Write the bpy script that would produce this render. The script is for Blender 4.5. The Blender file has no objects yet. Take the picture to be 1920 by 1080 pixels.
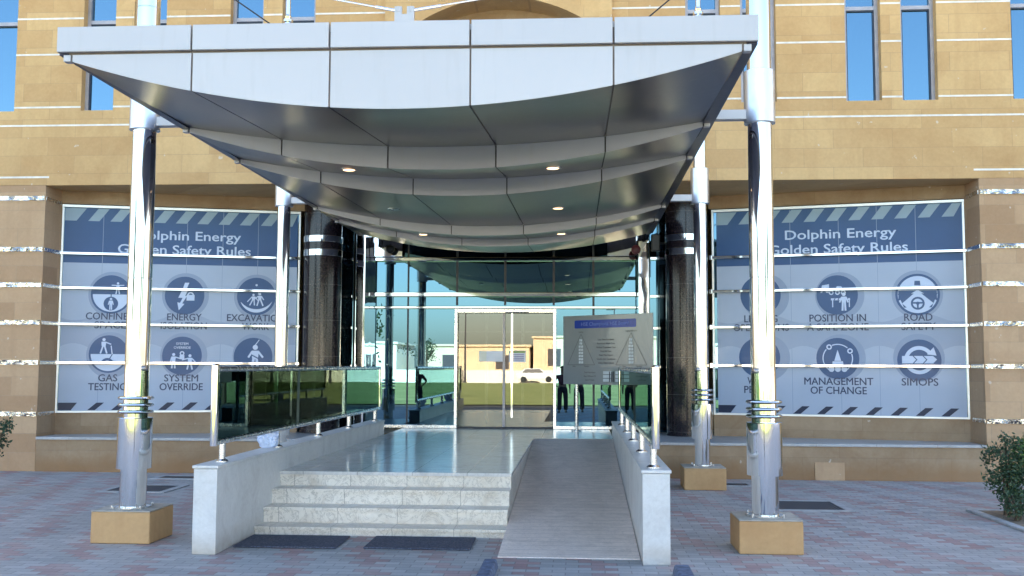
import bpy, bmesh, math, random
from math import radians as R, sin, cos, pi, sqrt, hypot
from mathutils import Vector, Matrix
random.seed(7)
sc = bpy.context.scene
COL = sc.collection

# ------------------------------------------------------------------ camera
cam_d = bpy.data.cameras.new("camera"); cam = bpy.data.objects.new("camera", cam_d); COL.objects.link(cam)
cam_d.sensor_width = 36.0; cam_d.lens = 1905 / 1920 * 36.0
cam_d.clip_start = 0.05; cam_d.clip_end = 3000
pt, yw, rl, EYE = R(4.42), R(3.75), R(0.243), 1.70
fw = Vector((-sin(yw) * cos(pt), cos(yw) * cos(pt), sin(pt)))
rt = Vector((cos(yw), sin(yw), 0)); up = rt.cross(fw)
rt2 = rt * cos(rl) + up * sin(rl); up2 = up * cos(rl) - rt * sin(rl)
cam.matrix_world = Matrix(((rt2.x, up2.x, -fw.x, 0), (rt2.y, up2.y, -fw.y, 0), (rt2.z, up2.z, -fw.z, EYE), (0, 0, 0, 1)))
sc.camera = cam

# ------------------------------------------------------------------ world, sun, exposure
SUN_EL, SUN_AZ = 36.0, 14.0          # sun behind the building (+Y), a little to the right
w = bpy.data.worlds.new("World"); sc.world = w; w.use_nodes = True
nt = w.node_tree; nt.nodes.clear()
wo = nt.nodes.new("ShaderNodeOutputWorld"); bg = nt.nodes.new("ShaderNodeBackground"); sky = nt.nodes.new("ShaderNodeTexSky")
sky.sky_type = 'NISHITA'; sky.sun_disc = False
sky.sun_elevation = R(SUN_EL); sky.sun_rotation = R(SUN_AZ)
sky.air_density = 1.0; sky.dust_density = 1.6; sky.ozone_density = 1.0
bg.inputs['Strength'].default_value = 0.065
nt.links.new(sky.outputs[0], bg.inputs[0]); nt.links.new(bg.outputs[0], wo.inputs[0])
sd = bpy.data.lights.new("sun", 'SUN'); sd.energy = 5.0; sd.angle = R(0.5); sd.color = (1.0, 0.95, 0.86)
so = bpy.data.objects.new("sun", sd); COL.objects.link(so)
so.location = (4, 30, 30)
sdir = Vector((sin(R(SUN_AZ)) * cos(R(SUN_EL)), cos(R(SUN_AZ)) * cos(R(SUN_EL)), sin(R(SUN_EL))))
so.rotation_euler = sdir.to_track_quat('Z', 'Y').to_euler()
sc.view_settings.view_transform = 'Standard'; sc.view_settings.look = 'None'
sc.view_settings.gamma = 1.0; sc.view_settings.exposure = 3.35
sc.render.engine = 'CYCLES'
sc.cycles.max_bounces = 10; sc.cycles.glossy_bounces = 6; sc.cycles.transparent_max_bounces = 12
sc.cycles.sample_clamp_indirect = 6.0

# ------------------------------------------------------------------ materials
def mat(name):
    m = bpy.data.materials.new(name); m.use_nodes = True
    n = m.node_tree.nodes; b = n.get("Principled BSDF")
    return m, m.node_tree, b
def N(t, typ, **kw):
    n = t.nodes.new(typ)
    for k, v in kw.items(): setattr(n, k, v)
    return n
def L(t, a, b): t.links.new(a, b)
def coord(t): return N(t, "ShaderNodeTexCoord").outputs['Object']
def geo(t): return N(t, "ShaderNodeNewGeometry").outputs['Position']
def ramp(t, fac, stops):
    r = N(t, "ShaderNodeValToRGB")
    while len(r.color_ramp.elements) > len(stops): r.color_ramp.elements.remove(r.color_ramp.elements[-1])
    while len(r.color_ramp.elements) < len(stops): r.color_ramp.elements.new(0.5)
    for e, (p, c) in zip(r.color_ramp.elements, stops):
        e.position = p; e.color = (*c, 1) if len(c) == 3 else c
    L(t, fac, r.inputs[0]); return r.outputs[0]
def noise(t, vec, scale, detail=4, rough=.55, dist=0):
    n = N(t, "ShaderNodeTexNoise"); n.inputs['Scale'].default_value = scale; n.inputs['Detail'].default_value = detail
    n.inputs['Roughness'].default_value = rough; n.inputs['Distortion'].default_value = dist
    L(t, vec, n.inputs['Vector']); return n.outputs[0]
def mixc(t, fac, a, b, typ='MIX'):
    m = N(t, "ShaderNodeMix", data_type='RGBA', blend_type=typ)
    if isinstance(fac, (int, float)): m.inputs[0].default_value = fac
    else: L(t, fac, m.inputs[0])
    for s, v in ((6, a), (7, b)):
        if isinstance(v, tuple): m.inputs[s].default_value = (*v, 1)
        else: L(t, v, m.inputs[s])
    return m.outputs[2]
def math_(t, op, a, b=0.0, c=None):
    m = N(t, "ShaderNodeMath", operation=op)
    for i, v in enumerate((a, b) if c is None else (a, b, c)):
        if isinstance(v, (int, float)): m.inputs[i].default_value = v
        else: L(t, v, m.inputs[i])
    return m.outputs[0]
def bump(t, b, h, strength, dist=.01):
    n = N(t, "ShaderNodeBump"); n.inputs['Strength'].default_value = strength; n.inputs['Distance'].default_value = dist
    L(t, h, n.inputs['Height']); L(t, n.outputs[0], b.inputs['Normal'])
def scaled(t, vec, s, loc=(0, 0, 0)):
    m = N(t, "ShaderNodeMapping"); m.inputs['Scale'].default_value = s; m.inputs['Location'].default_value = loc
    L(t, vec, m.inputs[0]); return m.outputs[0]

def plain(name, c, rough=.6, metal=0.0, var=.12, scale=6, spec=.5, coat=0.0):
    m, t, b = mat(name)
    p = geo(t); f = noise(t, p, scale, 5)
    d = tuple(x * (1 - var) for x in c); l = tuple(min(1, x * (1 + var)) for x in c)
    L(t, ramp(t, f, [(.3, d), (.7, l)]), b.inputs['Base Color'])
    b.inputs['Roughness'].default_value = rough; b.inputs['Metallic'].default_value = metal
    b.inputs['Specular IOR Level'].default_value = spec; b.inputs['Coat Weight'].default_value = coat
    return m

def sandstone(name, c1, c2, cm, stain=.35, bw=.9, bh=.3):
    m, t, b = mat(name)
    p = geo(t); sx = N(t, "ShaderNodeSeparateXYZ"); L(t, p, sx.inputs[0])
    u = math_(t, 'ADD', sx.outputs[0], sx.outputs[1])
    cx = N(t, "ShaderNodeCombineXYZ"); L(t, u, cx.inputs[0]); L(t, sx.outputs[2], cx.inputs[1])
    br = N(t, "ShaderNodeTexBrick"); L(t, cx.outputs[0], br.inputs['Vector'])
    br.inputs['Color1'].default_value = (*c1, 1); br.inputs['Color2'].default_value = (*c2, 1); br.inputs['Mortar'].default_value = (*cm, 1)
    br.inputs['Scale'].default_value = 1.0; br.inputs['Mortar Size'].default_value = .0045; br.inputs['Mortar Smooth'].default_value = .4
    br.inputs['Brick Width'].default_value = bw; br.inputs['Row Height'].default_value = bh; br.inputs['Bias'].default_value = -.1
    f = noise(t, p, 1.1, 6, .62, .6)
    col = mixc(t, ramp(t, f, [(.42, (0, 0, 0)), (.72, (stain,) * 3)]), br.outputs[0], (c1[0] * .58, c1[1] * .46, c1[2] * .36))
    f2 = noise(t, p, 22, 5, .6)
    col = mixc(t, .30, col, ramp(t, f2, [(.3, (.72, .70, .66)), (.7, (1, 1, 1))]), 'MULTIPLY')
    vert = noise(t, scaled(t, p, (3, 3, .35)), 2.2, 3)
    col = mixc(t, ramp(t, vert, [(.5, (0, 0, 0)), (.75, (.38,) * 3)]), col, (c1[0] * .75, c1[1] * .7, c1[2] * .66))
    chips = noise(t, p, 9, 2, .5)
    col = mixc(t, ramp(t, chips, [(.735, (0, 0, 0)), (.76, (.6,) * 3)]), col, (.62, .55, .46))
    if stain > .5:
        z = N(t, "ShaderNodeMapRange"); z.inputs['From Min'].default_value = .42; z.inputs['From Max'].default_value = .0
        L(t, sx.outputs[2], z.inputs['Value'])
        wob = noise(t, scaled(t, p, (1, 1, .5)), 1.7, 5, .6, .5)
        col = mixc(t, math_(t, 'MULTIPLY', ramp(t, math_(t, 'ADD', math_(t, 'MULTIPLY', z.outputs[0], .55), math_(t, 'MULTIPLY', wob, .6)), [(.48, (0, 0, 0)), (.72, (1, 1, 1))]), .7), col, (.30, .165, .075))
    L(t, col, b.inputs['Base Color']); b.inputs['Roughness'].default_value = .82; b.inputs['Specular IOR Level'].default_value = .25
    h = math_(t, 'SUBTRACT', math_(t, 'MULTIPLY', f2, .35), br.outputs[1]); bump(t, b, h, .35, .006)
    return m

def mirror_metal(name, c, rough, wav=.0, wscale=2.0, metal=1.0):
    m, t, b = mat(name)
    b.inputs['Base Color'].default_value = (*c, 1); b.inputs['Metallic'].default_value = metal
    p = geo(t)
    f = noise(t, p, 14, 4)
    L(t, ramp(t, f, [(.3, (rough,) * 3), (.75, (rough * 1.6 + .01,) * 3)]), b.inputs['Roughness'])
    if wav:
        bump(t, b, noise(t, p, wscale, 2), wav, .02)
    return m

def glass_mirror(name, refl, body, fac, wav=.04, ws=1.3, see=0.0):
    m, t, b = mat(name); t.nodes.remove(b); out = t.nodes.get("Material Output")
    p = geo(t)
    bn = N(t, "ShaderNodeBump"); bn.inputs['Strength'].default_value = wav; bn.inputs['Distance'].default_value = .02
    L(t, noise(t, p, ws, 1), bn.inputs['Height'])
    g = N(t, "ShaderNodeBsdfGlossy"); g.inputs['Color'].default_value = (*refl, 1); g.inputs['Roughness'].default_value = .0
    L(t, bn.outputs[0], g.inputs['Normal'])
    if see > 0:
        d = N(t, "ShaderNodeBsdfTransparent"); d.inputs['Color'].default_value = (*body, 1)
    else:
        d = N(t, "ShaderNodeBsdfDiffuse"); d.inputs['Color'].default_value = (*body, 1)
    lw = N(t, "ShaderNodeFresnel"); lw.inputs['IOR'].default_value = 1.5
    mx = N(t, "ShaderNodeMixShader")
    L(t, math_(t, 'MINIMUM', math_(t, 'ADD', lw.outputs[0], fac - .04), 1.0), mx.inputs[0])
    L(t, d.outputs[0], mx.inputs[1]); L(t, g.outputs[0], mx.inputs[2]); L(t, mx.outputs[0], out.inputs[0])
    return m

def emit(name, c, s):
    m, t, b = mat(name); t.nodes.remove(b); e = N(t, "ShaderNodeEmission"); e.inputs[0].default_value = (*c, 1); e.inputs[1].default_value = s
    L(t, e.outputs[0], t.nodes.get("Material Output").inputs[0]); return m

M = {}
M['stone'] = sandstone('sandstone_cladding', (.64, .42, .20), (.54, .335, .155), (.48, .315, .16), .42)
M['stone_low'] = sandstone('sandstone_pilaster', (.54, .36, .215), (.41, .255, .145), (.43, .30, .19), .3)
M['stone_base'] = sandstone('sandstone_plinth_course', (.42, .30, .19), (.36, .25, .15), (.34, .24, .15), .75, 1.1, .34)
M['stone_block'] = sandstone('sandstone_block', (.58, .36, .175), (.54, .33, .155), (.45, .30, .15), .45, 3, 3)
M['mortar_cap'] = plain('worn_mortar_top', (.42, .38, .32), .85, 0, .22, 11)
M['strip'] = plain('white_joint_strip', (.74, .69, .62), .5, 0, .15, 8)
M['chrome'] = mirror_metal('polished_steel', (.70, .70, .70), .035)
M['chrome_wavy'] = mirror_metal('dented_mirror_steel', (.80, .80, .82), .02, .22, 1.1)
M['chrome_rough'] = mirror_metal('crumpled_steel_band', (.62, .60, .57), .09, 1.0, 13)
_t = M['chrome_rough'].node_tree; L(_t, ramp(_t, noise(_t, geo(_t), 9, 3), [(.42, (.16, .16, .18)), (.58, (.70, .68, .64))]), _t.nodes["Principled BSDF"].inputs['Base Color'])  # dark and bright reflections of the crumpled steel, painted into its base colour
M['satin'] = mirror_metal('satin_steel', (.70, .70, .71), .2)
M['collar'] = mirror_metal('brushed_steel_collar', (.66, .67, .69), .28)
M['alu_front'] = plain('white_fascia_aluminium', (.50, .47, .465), .34, .2, .015, 1.2)
M['alu'] = plain('silver_composite_panel', (.36, .36, .44), .34, .35, .02, 1.2)
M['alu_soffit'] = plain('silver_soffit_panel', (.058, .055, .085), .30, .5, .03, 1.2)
for _k, _v in (('alu_front', .06), ('alu', .10), ('alu_soffit', .16)):      # panel batches differ a little; sheets are not quite flat
    _t = M[_k].node_tree; _b = _t.nodes["Principled BSDF"]; _c = _b.inputs['Base Color'].links[0].from_socket
    _r = N(_t, "ShaderNodeObjectInfo").outputs['Random']
    _d = noise(_t, scaled(_t, geo(_t), (9, 9, 1.2)), 1.4, 4)
    _c2 = mixc(_t, 1.0, _c, ramp(_t, _r, [(0, (1 - _v,) * 3), (1, (1, 1, 1))]), 'MULTIPLY')
    _c2 = mixc(_t, ramp(_t, _d, [(.55, (0, 0, 0)), (.8, (.16,) * 3)]), _c2, (.30, .27, .23))
    L(_t, _c2, _b.inputs['Base Color']); bump(_t, _b, noise(_t, geo(_t), 1.6, 1), .10, .02)
M['joint'] = plain('dark_joint', (.05, .045, .05), .8)
M['joint_warm'] = plain('weathered_joint_sealant', (.20, .16, .14), .8)
M['win_blue'] = glass_mirror('blue_reflective_glass', (.145, .25, .32), (.01, .03, .06), .80, .03, .8)
M['screen_glass'] = glass_mirror('cyan_reflective_glass', (.135, .255, .335), (.005, .01, .015), .62, .035, .8)
M['door_glass'] = glass_mirror('clear_door_glass', (.30, .29, .265), (.62, .66, .66), .32, .02, .7, 1)
M['rail_glass'] = glass_mirror('green_tinted_glass', (.45, .60, .52), (.24, .40, .33), .22, .02, 1, 1)
M['granite'] = None
M['navy_frame'] = plain('dark_window_gasket', (.02, .025, .045), .4)
M['grey_frame'] = plain('grey_window_frame', (.36, .34, .36), .4, .3)
M['white_frame'] = plain('white_frame_metal', (.78, .78, .76), .3, .3, .04)
M['film_navy'] = plain('navy_vinyl_film', (.010, .020, .055), .34, 0, .05, 3, .3, .05)
M['film_blue'] = plain('blue_vinyl_film', (.020, .072, .19), .34, 0, .05, 3, .3, .05)
M['film_blue2'] = plain('slate_blue_vinyl_film', (.030, .080, .19), .34, 0, .05, 3, .3, .05)
M['film_light'] = plain('pale_blue_vinyl_film', (.345, .405, .505), .34, 0, .03, 2, .3, .05)
M['film_halo'] = plain('halo_vinyl_film', (.235, .295, .40), .34, 0, .03, 2, .3, .05)
M['film_wave'] = plain('wave_vinyl_film', (.285, .34, .44), .34, 0, .03, 2, .3, .05)
M['film_white'] = plain('white_vinyl_film', (.50, .58, .72), .34, 0, .03, 2, .3, .05)
M['film_grey'] = plain('grey_vinyl_film', (.26, .35, .42), .34, 0, .05, 2, .3, .05)
M['cap_text'] = plain('caption_vinyl', (.03, .045, .095), .34, 0, .05, 2, .3, .05)
M['marble_white'] = None
M['mat_rubber'] = None
M['blue_paint'] = plain('worn_blue_paint', (.11, .135, .20), .7, 0, .45, 18)
M['soil'] = plain('dry_soil', (.22, .17, .12), .95, 0, .3, 12)
M['kerb'] = plain('concrete_kerb', (.42, .42, .42), .85, 0, .2, 9)
M['grate'] = None
M['paper'] = plain('paper_sheet', (.78, .80, .86), .6, 0, .03)
M['paper_cream'] = plain('cream_paper_sheet', (.80, .80, .70), .6, 0, .03)
M['print_green'] = plain('green_print', (.25, .36, .12), .6)
M['print_purple'] = plain('purple_print', (.30, .25, .45), .6)
M['plastic_bag'] = plain('pale_blue_plastic', (.62, .70, .90), .35, 0, .15, 20)
M['black_plastic'] = plain('black_plastic', (.015, .015, .018), .4)
M['red_plastic'] = plain('dark_red_plastic', (.16, .03, .05), .35)
M['board'] = plain('grey_board_face', (.27, .29, .29), .10, 0, .04, 2, .5, .6)
M['board_edge'] = plain('board_edge', (.40, .40, .38), .4, .4)
M['board_blue'] = plain('board_header_blue', (.012, .045, .32), .2, 0, .05)
M['board_text'] = plain('board_print_dark', (.05, .055, .06), .4)
M['board_text2'] = plain('board_print_pale', (.55, .60, .62), .4)
M['board_title'] = plain('board_title_print', (.12, .20, .55), .4)
M['lawn'] = None
M['asphalt'] = plain('asphalt', (.055, .055, .058), .9, 0, .25, 4)
M['sand'] = plain('sand_ground', (.44, .35, .24), .95, 0, .2, .15)
M['far_wall'] = plain('far_sand_render', (.66, .52, .34), .9, 0, .1, .3)
M['far_white'] = plain('far_white_render', (.80, .75, .62), .85, 0, .06, .3)
M['far_dark'] = plain('far_dark_opening', (.06, .05, .05), .5)
M['lobby_wall'] = plain('lobby_wall_paint', (.55, .55, .53), .7, 0, .05)
M['lobby_floor'] = plain('lobby_tile', (.50, .47, .42), .15, 0, .08, 2)
M['trouser'] = plain('dark_trouser_cloth', (.022, .018, .024), .85, 0, .2, 30)
M['shirt_pale'] = plain('pale_shirt_cloth', (.45, .48, .55), .85, 0, .1, 30)
M['shirt_dark'] = plain('maroon_shirt_cloth', (.10, .03, .04), .85, 0, .1, 30)
M['skin'] = plain('skin', (.36, .20, .13), .55, 0, .08, 30)
M['hair'] = plain('black_hair', (.012, .01, .01), .5, 0, .3, 60)
M['lamp_glow'] = emit('downlight_lens', (1.0, .60, .32), .45)
M['bark'] = plain('shrub_bark', (.12, .085, .055), .9, 0, .3, 30)

def granite():
    m, t, b = mat('polished_black_granite'); p = geo(t)
    v = N(t, "ShaderNodeTexVoronoi"); v.inputs['Scale'].default_value = 90; L(t, p, v.inputs['Vector'])
    f = noise(t, p, 34, 4)
    c = ramp(t, f, [(.35, (.008, .006, .010)), (.55, (.016, .011, .015)), (.75, (.034, .024, .028))])
    # tile bands: slightly different batches
    sx = N(t, "ShaderNodeSeparateXYZ"); L(t, p, sx.inputs[0])
    band = math_(t, 'FRACT', math_(t, 'MULTIPLY', sx.outputs[2], 1 / .62))
    jn = math_(t, 'LESS_THAN', band, .008)
    c = mixc(t, jn, c, (.10, .09, .09))
    L(t, c, b.inputs['Base Color']); b.inputs['Roughness'].default_value = .16; b.inputs['Specular IOR Level'].default_value = .4
    return m
M['granite'] = granite()

def marble(name, base, dark, rough, tile=None, vein=.5, groove=False, dirt=0.0):
    m, t, b = mat(name); p = geo(t)
    f = noise(t, p, 2.6, 7, .62, 1.2); f2 = noise(t, p, 30, 4)
    c = ramp(t, f, [(.30, dark), (.48, base), (.70, tuple(min(1, x * 1.10) for x in base))])
    c = mixc(t, .25, c, ramp(t, f2, [(.3, (.7, .68, .66)), (.7, (1, 1, 1))]), 'MULTIPLY')
    vn = noise(t, p, 4.5, 8, .7, 2.5)
    c = mixc(t, ramp(t, vn, [(.47, (0, 0, 0)), (.50, (vein,) * 3), (.53, (0, 0, 0))]), c, tuple(x * .55 for x in dark))
    sx = N(t, "ShaderNodeSeparateXYZ"); L(t, p, sx.inputs[0])
    if tile:
        br = N(t, "ShaderNodeTexBrick"); L(t, p, br.inputs['Vector']); br.offset = 0
        br.inputs['Scale'].default_value = 1; br.inputs['Brick Width'].default_value = tile[0]; br.inputs['Row Height'].default_value = tile[1]
        br.inputs['Mortar Size'].default_value = .003; br.inputs['Color1'].default_value = (1, 1, 1, 1); br.inputs['Color2'].default_value = (.93, .92, .90, 1)
        br.inputs['Mortar'].default_value = (.42, .40, .38, 1)
        c = mixc(t, 1.0, c, br.outputs[0], 'MULTIPLY')
    if groove:
        y = math_(t, 'FRACT', math_(t, 'MULTIPLY', sx.outputs[1], 1 / .155))
        g = math_(t, 'LESS_THAN', y, .10)
        c = mixc(t, math_(t, 'MULTIPLY', g, .25), c, (.12, .10, .10))
        bump(t, b, math_(t, 'SUBTRACT', 1.0, g), .25, .002)
    if dirt:
        z = N(t, "ShaderNodeMapRange"); z.inputs['From Min'].default_value = 0.22; z.inputs['From Max'].default_value = 0.0
        L(t, sx.outputs[2], z.inputs['Value'])
        c = mixc(t, math_(t, 'MULTIPLY', math_(t, 'MULTIPLY', z.outputs[0], noise(t, p, 7, 4)), dirt), c, (.34, .26, .17))
    L(t, c, b.inputs['Base Color']); b.inputs['Roughness'].default_value = rough
    return m
M['landing'] = marble('polished_landing_marble', (.74, .72, .70), (.62, .60, .585), .16, (.6, .6), .35)
M['step_stone'] = marble('cream_step_stone', (.84, .78, .69), (.68, .60, .50), .35, (.62, 9), .7, False, .5)
M['ramp_stone'] = marble('ramp_stone', (.88, .75, .66), (.74, .62, .54), .42, None, .35, True)
M['marble_white'] = marble('white_parapet_stone', (.66, .65, .63), (.56, .54, .52), .4, None, .12, False, 1.0)
M['ledge_cap'] = marble('grey_ledge_cap', (.46, .46, .46), (.38, .37, .36), .35, (.9, 5), .25)

def paving():
    m, t, b = mat('interlocking_pavers'); p = geo(t)
    bw, bh = .22, .11
    sx = N(t, "ShaderNodeSeparateXYZ"); L(t, p, sx.inputs[0])
    row = math_(t, 'FLOOR', math_(t, 'MULTIPLY', sx.outputs[1], 1 / bh))
    off = math_(t, 'MULTIPLY', math_(t, 'MODULO', math_(t, 'ABSOLUTE', row), 2.0), .5)
    uu = math_(t, 'ADD', math_(t, 'MULTIPLY', sx.outputs[0], 1 / bw), off)
    colm = math_(t, 'FLOOR', uu)
    # red stripe: one brick in every four, drifting with the row (zigzag)
    zig = math_(t, 'PINGPONG', math_(t, 'ADD', row, 400.0), 13.0)
    ph = math_(t, 'ADD', math_(t, 'SUBTRACT', colm, off), math_(t, 'MULTIPLY', row, .14))
    st = math_(t, 'FRACT', math_(t, 'MULTIPLY', math_(t, 'ADD', ph, 400.0), 1 / 3.0))
    red = math_(t, 'LESS_THAN', st, .30)
    wn = N(t, "ShaderNodeTexWhiteNoise", noise_dimensions='2D'); cx = N(t, "ShaderNodeCombineXYZ")
    L(t, colm, cx.inputs[0]); L(t, row, cx.inputs[1]); L(t, cx.outputs[0], wn.inputs[0])
    keep = math_(t, 'GREATER_THAN', wn.outputs[0], .10)
    red = math_(t, 'MULTIPLY', red, keep)
    extra = math_(t, 'GREATER_THAN', wn.outputs[0], .97)
    red = math_(t, 'MAXIMUM', red, extra)
    grey = ramp(t, wn.outputs[0], [(0, (.34, .335, .33)), (.5, (.41, .40, .395)), (1, (.49, .475, .465))])
    redc = ramp(t, wn.outputs[0], [(0, (.36, .20, .19)), (1, (.44, .27, .255))])
    c = mixc(t, math_(t, 'MULTIPLY', red, .85), grey, redc)
    br_n = noise(t, p, 1.3, 5, .6)
    c = mixc(t, ramp(t, br_n, [(.38, (0, 0, 0)), (.68, (.55,) * 3)]), c, (.48, .46, .44))
    fu = math_(t, 'FRACT', uu); fv = math_(t, 'FRACT', math_(t, 'MULTIPLY', sx.outputs[1], 1 / bh))
    ju = math_(t, 'LESS_THAN', math_(t, 'PINGPONG', fu, .5), .022); jv = math_(t, 'LESS_THAN', math_(t, 'PINGPONG', fv, .5), .045)
    j = math_(t, 'MAXIMUM', ju, jv)
    c = mixc(t, math_(t, 'MULTIPLY', j, .6), c, (.16, .15, .145))
    f2 = noise(t, p, 40, 4)
    c = mixc(t, .35, c, ramp(t, f2, [(.3, (.62, .62, .62)), (.7, (1, 1, 1))]), 'MULTIPLY')
    st2 = noise(t, p, .55, 6, .65, .8)
    c = mixc(t, ramp(t, st2, [(.54, (0, 0, 0)), (.70, (.45,) * 3)]), c, (.17, .16, .16))
    L(t, c, b.inputs['Base Color']); b.inputs['Roughness'].default_value = .62
    bump(t, b, math_(t, 'SUBTRACT', math_(t, 'MULTIPLY', f2, .4), j), .4, .006)
    return m
M['paving'] = paving()

def rubber():
    m, t, b = mat('ribbed_rubber_mat'); p = geo(t)
    f = noise(t, p, 60, 3)
    v = N(t, "ShaderNodeTexVoronoi"); v.inputs['Scale'].default_value = 45; L(t, p, v.inputs['Vector'])
    L(t, ramp(t, v.outputs[0], [(.1, (.12, .13, .17)), (.6, (.05, .055, .08))]), b.inputs['Base Color']); b.inputs['Roughness'].default_value = .85
    bump(t, b, v.outputs[0], .6, .01); return m
M['mat_rubber'] = rubber()

def grate():
    m, t, b = mat('steel_grating'); p = geo(t); sx = N(t, "ShaderNodeSeparateXYZ"); L(t, p, sx.inputs[0])
    y = math_(t, 'LESS_THAN', math_(t, 'FRACT', math_(t, 'MULTIPLY', sx.outputs[0], 1 / .04)), .35)
    c = mixc(t, y, (.018, .018, .025), (.10, .10, .11)); L(t, c, b.inputs['Base Color']); b.inputs['Roughness'].default_value = .6
    return m
M['grate'] = grate()

def lawn():
    m, t, b = mat('mown_lawn'); p = geo(t); f = noise(t, p, .35, 5); f2 = noise(t, p, 9, 4)
    c = ramp(t, f, [(.3, (.14, .17, .045)), (.5, (.22, .25, .075)), (.7, (.32, .33, .12))]); c = mixc(t, .4, c, ramp(t, f2, [(.3, (.55, .55, .5)), (.7, (1, 1, 1))]), 'MULTIPLY')
    L(t, c, b.inputs['Base Color']); b.inputs['Roughness'].default_value = .9; return m
M['lawn'] = lawn()

def leaf(name, a, bb):
    m, t, b = mat(name); oi = N(t, "ShaderNodeNewGeometry")
    L(t, ramp(t, oi.outputs['Random Per Island'], [(0, a), (1, bb)]), b.inputs['Base Color'])
    b.inputs['Roughness'].default_value = .45; return m
M['leaf_dark'] = leaf('dark_green_leaf', (.022, .050, .022), (.055, .10, .045))
M['leaf_bright'] = leaf('bright_green_leaf', (.05, .12, .025), (.11, .22, .045))

# ------------------------------------------------------------------ geometry helpers
class Fr:                                   # a vertical frame: u along a line in plan, z up, d out of the wall
    def __init__(s, o=(0, 0), u=(1, 0), flip=False):
        s.o = o; l = hypot(*u); s.u = (u[0] / l, u[1] / l); s.n = (s.u[1], -s.u[0])
    def __call__(s, u, z, d=0.0): return (s.o[0] + s.u[0] * u + s.n[0] * d, s.o[1] + s.u[1] * u + s.n[1] * d, z)
class G:
    def __init__(s): s.v = []; s.f = []; s.m = []
    def quad(s, pts, m=0):
        n = len(s.v); s.v += [tuple(p) for p in pts]; s.f.append(tuple(range(n, n + len(pts)))); s.m.append(m)
    def hexa(s, p, m=0):                    # p: bottom 4 (ccw from above) then top 4
        n = len(s.v); s.v += [tuple(q) for q in p]
        for f in ((3, 2, 1, 0), (4, 5, 6, 7), (0, 1, 5, 4), (1, 2, 6, 5), (2, 3, 7, 6), (3, 0, 4, 7)):
            s.f.append(tuple(n + i for i in f)); s.m.append(m)
    def box(s, x0, x1, y0, y1, z0, z1, m=0):
        s.hexa([(x0, y0, z0), (x1, y0, z0), (x1, y1, z0), (x0, y1, z0), (x0, y0, z1), (x1, y0, z1), (x1, y1, z1), (x0, y1, z1)], m)
    def fbox(s, fr, u0, u1, z0, z1, d0, d1, m=0):   # d1 > d0, d1 is the outer face
        s.hexa([fr(u0, z0, d1), fr(u1, z0, d1), fr(u1, z0, d0), fr(u0, z0, d0), fr(u0, z1, d1), fr(u1, z1, d1), fr(u1, z1, d0), fr(u0, z1, d0)], m)
    def loft(s, secs, m=0):                 # closed tube through equal cross sections, shared vertices
        b = len(s.v); k = len(secs[0])
        for q in secs: s.v += [tuple(p) for p in q]
        for i in range(len(secs) - 1):
            for j in range(k):
                j2 = (j + 1) % k; s.f.append((b + i * k + j, b + i * k + j2, b + (i + 1) * k + j2, b + (i + 1) * k + j)); s.m.append(m)
        s.f.append(tuple(b + j for j in range(k))); s.m.append(m); e = b + (len(secs) - 1) * k; s.f.append(tuple(e + j for j in range(k))[::-1]); s.m.append(m)
    def lathe(s, c, prof, n=40, m=0, axis='Z'):
        b = len(s.v)
        for r, z in prof:
            for k in range(n):
                a = 2 * pi * k / n
                if axis == 'Z': s.v.append((c[0] + r * cos(a), c[1] + r * sin(a), c[2] + z))
                else: s.v.append((c[0] + r * cos(a), c[1] + z, c[2] + r * sin(a)))
        for i in range(len(prof) - 1):
            for k in range(n):
                k2 = (k + 1) % n
                f = (b + i * n + k, b + i * n + k2, b + (i + 1) * n + k2, b + (i + 1) * n + k)
                s.f.append(f if axis == 'Z' else f[::-1]); s.m.append(m)
        s.f.append(tuple(b + k for k in range(n))[::-1]); s.m.append(m)
        e = b + (len(prof) - 1) * n; s.f.append(tuple(e + k for k in range(n))); s.m.append(m)
    def cyl(s, c, r, z0, z1, n=40, m=0): s.lathe((c[0], c[1], 0), [(r, z0), (r, z1)], n, m)
    def tube(s, p, q, r, n=12, m=0):
        p, q = Vector(p), Vector(q); d = (q - p).normalized(); a = d.orthogonal().normalized(); bb = d.cross(a)
        b = len(s.v)
        for c in (p, q):
            for k in range(n):
                t = 2 * pi * k / n; s.v.append(tuple(c + a * (r * cos(t)) + bb * (r * sin(t))))
        for k in range(n):
            k2 = (k + 1) % n; s.f.append((b + k, b + k2, b + n + k2, b + n + k)); s.m.append(m)
        s.f.append(tuple(b + k for k in range(n))[::-1]); s.m.append(m); s.f.append(tuple(b + n + k for k in range(n))); s.m.append(m)
    def build(s, name, mats, parent=None, smooth=False, bevel=0.0):
        me = bpy.data.meshes.new(name); base = Vector(parent_base(parent))
        me.from_pydata([tuple(Vector(v) - base) for v in s.v], [], s.f)
        if not isinstance(mats, (list, tuple)): mats = [mats]
        for mm in mats: me.materials.append(mm)
        for p, i in zip(me.polygons, s.m): p.material_index = i
        bm = bmesh.new(); bm.from_mesh(me); bmesh.ops.recalc_face_normals(bm, faces=bm.faces); bm.to_mesh(me); bm.free()
        if smooth: me.polygons.foreach_set('use_smooth', [True] * len(me.polygons)); me.set_sharp_from_angle(angle=R(16))
        me.update()
        o = bpy.data.objects.new(name, me); COL.objects.link(o)
        if parent is not None: o.parent = parent
        if bevel:
            bv = o.modifiers.new("bevel", 'BEVEL'); bv.width = bevel; bv.segments = 2; bv.limit_method = 'ANGLE'; bv.angle_limit = R(40)
        return o
BASE = {}
def parent_base(p):
    b = Vector((0, 0, 0))
    while p is not None:
        b += Vector(BASE.get(p, (0, 0, 0))); p = p.parent
    return b
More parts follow.
